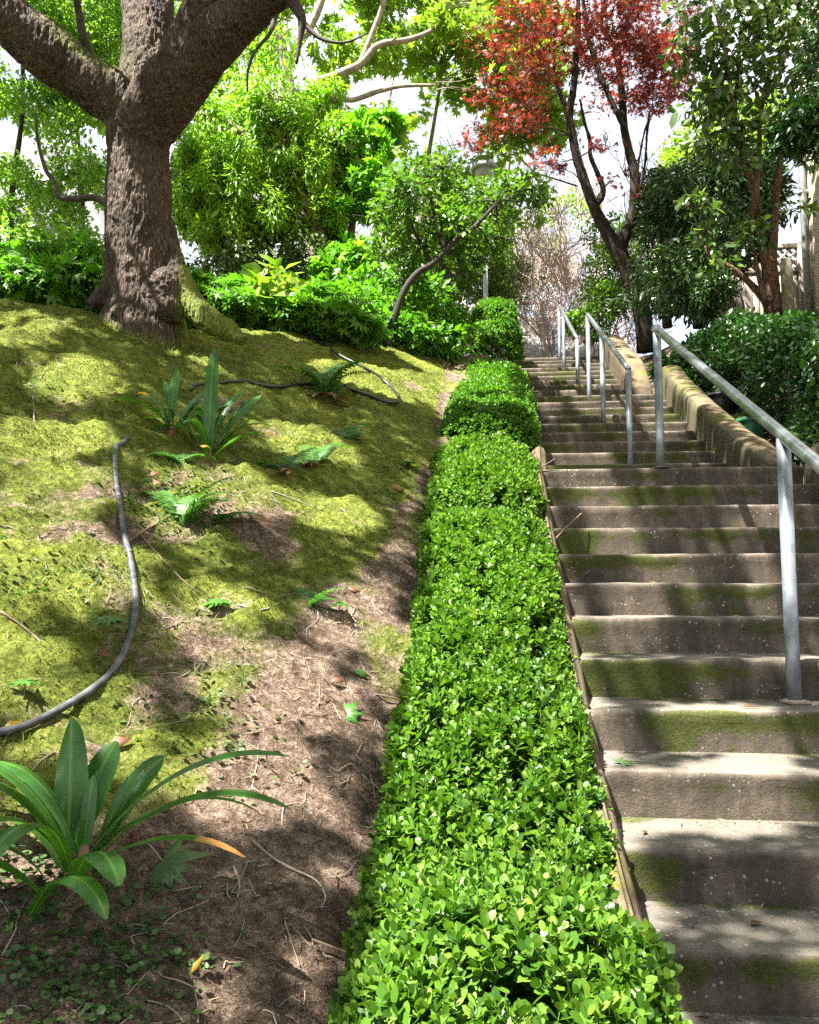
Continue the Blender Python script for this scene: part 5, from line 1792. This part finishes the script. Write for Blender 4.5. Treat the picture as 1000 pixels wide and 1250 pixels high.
leaves('foliage', OVAL, pos, M['lf_hedge'], rh, .062, .3, outd, .8, .2, .7)
mb = MB()
for k in range(70):
    b = np.array([2.5 + 1.6 * rng.random(), 5.9 + 5 * rng.random(), 0])
    b[2] = ground(b[0:1], b[1:2], False)[0] - .05
    h = float(np.interp(b[1], [5.6, 8, 11.2], [2.3, 3.3, 3.95])) - b[2]
    twigs(mb, b, .014, [b + (rng.normal() * .25, rng.normal() * .25, h * (.6 + .3 * rng.random())) for _ in range(4)], .25, 5)
mb.build('stems', M['darktwig'], rh)

# big dark evergreen behind it
dc = [(1500, 850, 335, 10.2, .6, .35, .5), (1300, 890, 290, 10.1, .5, .35, .45), (900, 875, 350, 10.0, .4, .3, .3), (2600, 860, 240, 11.7, .85, .7, .5), (2400, 835, 255, 11.9, .6, .6, .5), (2400, 900, 250, 11.6, .6, .6, .5), (2000, 810, 300, 12.9, .55, .4, .6), (2200, 850, 310, 11.5, .9, .6, .5), (1400, 800, 350, 13.0, .45, .4, .45),
      (1800, 840, 360, 11.2, .9, .5, .35), (1600, 900, 320, 11.3, .4, .5, .5), (1500, 870, 210, 11.9, .6, .6, .35), (1200, 815, 230, 12.9, .4, .4, .35), (900, 925, 225, 11.6, .4, .5, .4)]
shrub('evergreen_tree', 'dark rounded evergreen behind the right hedge', 'tree', dc, LANCE, M['lf_dark'], .12, [seg([(855, 400, 9), (852, 340, 8), (850, 280, 6), (850, 230, 4)], 11.8), seg([(815, 400, 7), (812, 340, 6), (815, 270, 4)], 12.0)], M['darktwig'], .0, .6, .5, seed=81)
shrub('green_bush', 'mid green bush behind the foot of the red maple', 'bush', [(1300, 745, 330, 13.6, .4, .4, .5), (1300, 735, 370, 13.2, .4, .4, .4), (1000, 765, 300, 14, .35, .4, .5), (1200, 720, 395, 12.9, .35, .35, .25), (700, 740, 285, 15, .4, .4, .35)], KITE, M['lf_tree2'], .075, None, M['darktwig'], 0, seed=85)
shrub('lime_tree', 'glowing yellow green tree beyond the fence and dark evergreen', 'tree', [(1500, 850, 180, 16.5, .7, .6, .6), (1500, 900, 190, 16.5, .8, .6, .7), (1200, 940, 150, 17, .6, .6, .7), (900, 830, 215, 16.5, .5, .5, .5), (900, 930, 230, 16.8, .5, .5, .5), (700, 880, 120, 17, .6, .5, .4), (800, 700, 260, 22, .8, .6, .5)], KITE, M['lf_yellow'], .12, [seg([(890, 330, 8), (885, 250, 7), (880, 180, 5)], 16.6)], M['twig'], .0, seed=86)

# broad leaved reddish stemmed tree
rubs = [seg([(945, 385, 11), (942, 350, 10), (940, 325, 9), (944, 300, 5.5), (946, 270, 4.4), (949, 230, 4), (953, 190, 3.6), (960, 150, 4), (968, 110, 3), (975, 60, 2.5)], 9.8),
        seg([(938, 330, 7), (930, 300, 5.4), (928, 285, 5), (917, 268, 4.6), (921, 248, 4.2), (920, 230, 4), (912, 205, 3.6), (902, 180, 3.4), (897, 150, 3), (898, 120, 2.6), (902, 80, 2.2), (905, 30, 2)], 9.8),
        seg([(941, 325, 8), (936, 290, 5), (928, 270, 4), (924, 230, 3.2), (927, 190, 3), (928, 150, 2.6), (934, 110, 2.4)], 9.9),
        seg([(900, 165, 3), (885, 140, 2.6), (872, 118, 2), (860, 100, 1.6)], 9.7), seg([(905, 60, 2.6), (925, 30, 2), (950, 5, 1.6)], 9.7), seg([(898, 150, 2.6), (890, 90, 2.2), (880, 40, 1.8), (870, 0, 1.4)], 9.6),
        seg([(940, 372, 6), (915, 345, 4), (890, 325, 3), (868, 314, 2.4), (862, 300, 2)], 9.6), seg([(935, 368, 4), (927, 340, 3), (922, 315, 2)], 9.5)]
ru = [(90, 880, 110, 9.6, .40, .4, .3), (90, 900, 70, 9.6, .4, .4, .3), (110, 930, 40, 9.6, .4, .4, .3), (110, 960, 20, 9.6, .35, .4, .3), (90, 870, 60, 9.6, .35, .4, .3), (90, 900, 20, 9.7, .4, .4, .25), (60, 860, 130, 9.6, .3, .3, .25), (70, 890, 150, 9.5, .35, .3, .2), (70, 930, 160, 9.6, .35, .3, .25), (70, 960, 130, 9.7, .35, .3, .3), (80, 960, 70, 9.7, .3, .3, .3),
      (50, 915, 110, 9.7, .3, .3, .25), (26, 858, 250, 9.3, .14, .15, .14), (22, 845, 245, 9.3, .14, .15, .12), (14, 862, 280, 9.3, .1, .12, .08), (30, 900, 195, 9.5, .25, .3, .15), (26, 985, 185, 9.2, .2, .2, .2), (24, 920, 290, 9.3, .2, .2, .1), (16, 920, 275, 9.3, .12, .1, .1), (14, 975, 255, 9.3, .2, .2, .06), (20, 880, 325, 9.3, .2, .2, .1), (40, 870, 175, 9.5, .3, .3, .15), (60, 990, 90, 9.5, .3, .3, .3), (60, 840, 60, 9.6, .3, .3, .3), (90, 930, -20, 9.6, .5, .4, .3), (70, 860, 0, 9.6, .4, .4, .3)]
ru = [(int(n * 1.55), a, b, d, rx, ry, rz) for n, a, b, d, rx, ry, rz in ru]
shrub('broadleaf_tree', 'tree with reddish twisted stems and broad glossy leaves beside the fence', 'tree', ru, (OVAL[0] * np.array([1, .92, 1]), OVAL[1]), M['lf_rub'], .13, rubs, M['bark_rub'], -.5, .6, .4, .1, seed=91)
# feathery dark tree at the right edge
fc = [(900, 985, 150, 8.3, .28, .3, .2), (900, 1000, 170, 8.2, .3, .3, .2), (700, 975, 165, 8.3, .22, .3, .14), (700, 1005, 120, 8.3, .25, .3, .2), (500, 1000, 60, 8.4, .15, .3, .3), (900, 1040, 150, 8.0, .3, .3, .4), (900, 1080, 90, 7.8, .4, .3, .4), (900, 1120, 150, 7.6, .4, .4, .5), (600, 1010, 10, 8.4, .2, .3, .3)]
shrub('feathery_tree', 'feathery dark green foliage hanging in at the right edge', 'tree', fc, LANCE, M['lf_hedge'], .11, [seg([(1130, 420, 16), (1128, 300, 14), (1122, 200, 12), (1115, 100, 9), (1110, 0, 6)], 7.8), seg([(1124, 215, 7), (1080, 160, 5), (1030, 145, 3.5), (990, 150, 2)], 8.0)], M['darktwig'], -.1, .4, .8, seed=95)

# building
bx = 4.22
bld = empty('beige_building', (bx + 3, 8.0, 2.0), 'tall beige rendered building corner at the right edge', 'building')
cy_ = P(968, 200, 10.9)[1]
mb = MB()
mb.box((bx, 3.0, .5), (bx + 6, cy_, 13.0))
mb.build('wall', M['building'], bld, False, bevel=.02)
mb = MB()
mb.tube([(bx - .06, cy_ - .25, 3.0), (bx - .06, cy_ - .25, 7.0), (bx - .06, cy_ - .25, 12.8)], .045, 12)
for zz in np.arange(4, 12.5, 2.0):
    mb.box((bx - .115, cy_ - .29, zz), (bx - .002, cy_ - .21, zz + .04))
mb.build('drainpipe', M['lampgrey'], bld)
mb = MB()
mb.box((bx - .03, 3.0, 4.35), (bx - .003, cy_ - .4, 4.45))
mb.box((bx - .05, 3.0, 9.2), (bx - .003, cy_ - .4, 9.36))
mb.build('ledge', M['building'], bld, False, bevel=.006)

# lattice fence between bed and building
yF = 10.75
fx0, fx1 = 3.05, bx - .03
zbF = nz(yF) + .1
zt_ = P(950, 300, 10.75)[2]
zm = P(950, 331, 10.75)[2]
fence = empty('lattice_fence', ((fx0 + fx1) / 2, yF, zbF), 'weathered board fence with lattice top beside the beige building', 'fence')
fposts = [fx0, (fx0 + fx1) / 2, fx1 - .08]
for x in fposts:
    mb = MB()
    mb.box((x, yF - .05, zbF - .2), (x + .09, yF + .05, zt_ + .02))
    mb.build('post', M['wood'], fence, False, bevel=.006)
for a, b in zip(fposts[:-1], fposts[1:]):
    for zz in (zm - .04, zt_ - .05, zbF + .05):
        mb = MB()
        mb.box((a + .092, yF - .03, zz), (b - .002, yF + .03, zz + .06))
        mb.build('rail', M['wood'], fence, False, bevel=.004)
    mb = MB()
    x = a + .094
    while x < b - .02:
        w = min(.13, b - .004 - x)
        mb.box((x, yF - .012 + .003 * rng.random(), zbF + .112), (x + w - .006, yF + .012, zm - .042))
        x += .13
    mb.build('boards', M['wood'], fence, False)
    mb = MB()
    H = zt_ - .05 - (zm + .022)
    z0 = zm + .021
    for sgn, oy in ((1, -.008), (-1, .006)):
        x = a - H
        while x < b:
            x0_, x1_ = (x, x + H)
            t0, t1 = max(0, (a + .094 - x0_) / H), min(1, (b - .004 - x0_) / H)
            if t1 - t0 > .03:
                for e in (0,):
                    za, zb_ = (t0, t1) if sgn > 0 else (1 - t0, 1 - t1)
                    A_ = np.array([x0_ + t0 * H, yF + oy, z0 + za * H])
                    B_ = np.array([x0_ + t1 * H, yF + oy, z0 + zb_ * H])
                    dr = (B_ - A_) / np.linalg.norm(B_ - A_)
                    pr = np.array([-dr[2], 0, dr[0]]) * .016
                    yv = np.array([0, .0055, 0])
                    mb.add([A_ - pr - yv, B_ - pr - yv, B_ + pr - yv, A_ + pr - yv, A_ - pr + yv, B_ - pr + yv, B_ + pr + yv, A_ + pr + yv],
                           [(0, 1, 2, 3), (7, 6, 5, 4), (0, 4, 5, 1), (1, 5, 6, 2), (2, 6, 7, 3), (3, 7, 4, 0)])
            x += .105
    mb.build('lattice', M['wood'], fence, False)
# old rounded timber post in front
pp = P(963, 372, 9.5)
pz0 = ground(pp[0:1], pp[1:2], False)[0]
pt = P(961, 314, 9.5)[2]
mb = MB()
mb.tube([(pp[0], pp[1], pz0 - .1), (pp[0], pp[1], pz0 + .5), (pp[0] - .01, pp[1], pt - .04), (pp[0] - .01, pp[1], pt)], [.07, .068, .066, .045], 14, wob=.03)
o = mb.build('timber_post', M['woodpost'])
recenter(o, (pp[0], pp[1], pz0))
tag(o, 'round topped old timber post in front of the lattice fence', 'post')

# pots behind the mid wall
gp = P(917, 540, 7.2)
gz1 = P(915, 512, 7.2)[2]
pot = empty('plant_pot', (gp[0], gp[1], gz1 - .30), 'green plastic pot between the low wall and the dark hedge', 'pot')
mb = MB()
mb.lathe([(.09, -.30), (.115, -.05), (.118, -.03)], (gp[0], gp[1], gz1), 28)
mb.lathe([(.001, -.30), (.09, -.30)], (gp[0], gp[1], gz1), 28)
mb.lathe([(.105, -.04), (.001, -.04)], (gp[0], gp[1], gz1), 28)
mb.build('body', M['greenpot'], pot)
mb = MB()
mb.lathe([(.116, -.035), (.13, -.032), (.132, .0), (.122, .004), (.108, .0), (.105, -.04)], (gp[0], gp[1], gz1), 28)
mb.build('rim', M['greenpot'], pot)
bp = P(880, 495, 8.3)
bz1 = P(880, 482, 8.3)[2]
pot = empty('plant_pot', (bp[0], bp[1], bz1 - .28), 'black pot half hidden behind the sunlit part of the low wall', 'pot')
mb = MB()
mb.lathe([(.001, -.28), (.12, -.28), (.15, -.03)], (bp[0], bp[1], bz1), 28)
mb.lathe([(.14, -.05), (.001, -.05)], (bp[0], bp[1], bz1), 28)
mb.build('body', M['blackpot'], pot)
mb = MB()
mb.lathe([(.148, -.035), (.165, -.03), (.167, .0), (.150, .003), (.14, -.05)], (bp[0], bp[1], bz1), 28)
mb.build('rim', M['blackpot'], pot)

# ================================================================== LIGHT, SKY, CAMERA
az = math.atan2(-SUN[0], -SUN[1])
el = math.asin(-SUN[2])
w = bpy.data.worlds.new('World')
SC.world = w
w.use_nodes = True
nt = w.node_tree
nt.nodes.clear()
sky = nt.nodes.new('ShaderNodeTexSky')
sky.sky_type = 'NISHITA'
sky.sun_disc = False
sky.sun_elevation = el
sky.sun_rotation = az
sky.air_density = 1.0
sky.dust_density = 1.5
tc = nt.nodes.new('ShaderNodeTexCoord')
nz_ = tex_noise(nt, 2.6, 6, tc.outputs['Generated'], .6, .4)
cl = math_(nt, 'MULTIPLY_ADD', nz_, 4.0, -1.35, True)
skc = mixc(nt, math_(nt, 'MULTIPLY_ADD', cl, .72, .10), sky.outputs[0], (6.2, 6.3, 6.4))
bg = nt.nodes.new('ShaderNodeBackground')
bg.inputs[1].default_value = .052
nt.links.new(skc, bg.inputs[0])
wo = nt.nodes.new('ShaderNodeOutputWorld')
nt.links.new(bg.outputs[0], wo.inputs[0])

sl = bpy.data.lights.new('sun', 'SUN')
sl.energy = 5.0
sl.angle = math.radians(.53)
sl.color = (1, .965, .90)
so = bpy.data.objects.new('sun', sl)
COL.objects.link(so)
so.rotation_euler = Vector(SUN).to_track_quat('-Z', 'Y').to_euler()
so.location = (-6, -6, 15)

cd = bpy.data.cameras.new('camera')
cd.sensor_fit = 'HORIZONTAL'
cd.sensor_width = 36
cd.lens = 36
cd.clip_start = .05
cd.clip_end = 2000
co = bpy.data.objects.new('camera', cd)
COL.objects.link(co)
co.location = CAM
co.rotation_euler = (math.pi / 2 + PITCH, 0, YAW)
SC.camera = co

SC.view_settings.view_transform = 'Standard'
SC.view_settings.look = 'None'
SC.view_settings.gamma = 1
SC.view_settings.exposure = 2.6
SC.cycles.use_denoising = False
SC.cycles.max_bounces = 6
SC.cycles.diffuse_bounces = 3
SC.cycles.glossy_bounces = 2
SC.cycles.transmission_bounces = 3
SC.cycles.sample_clamp_indirect = 6
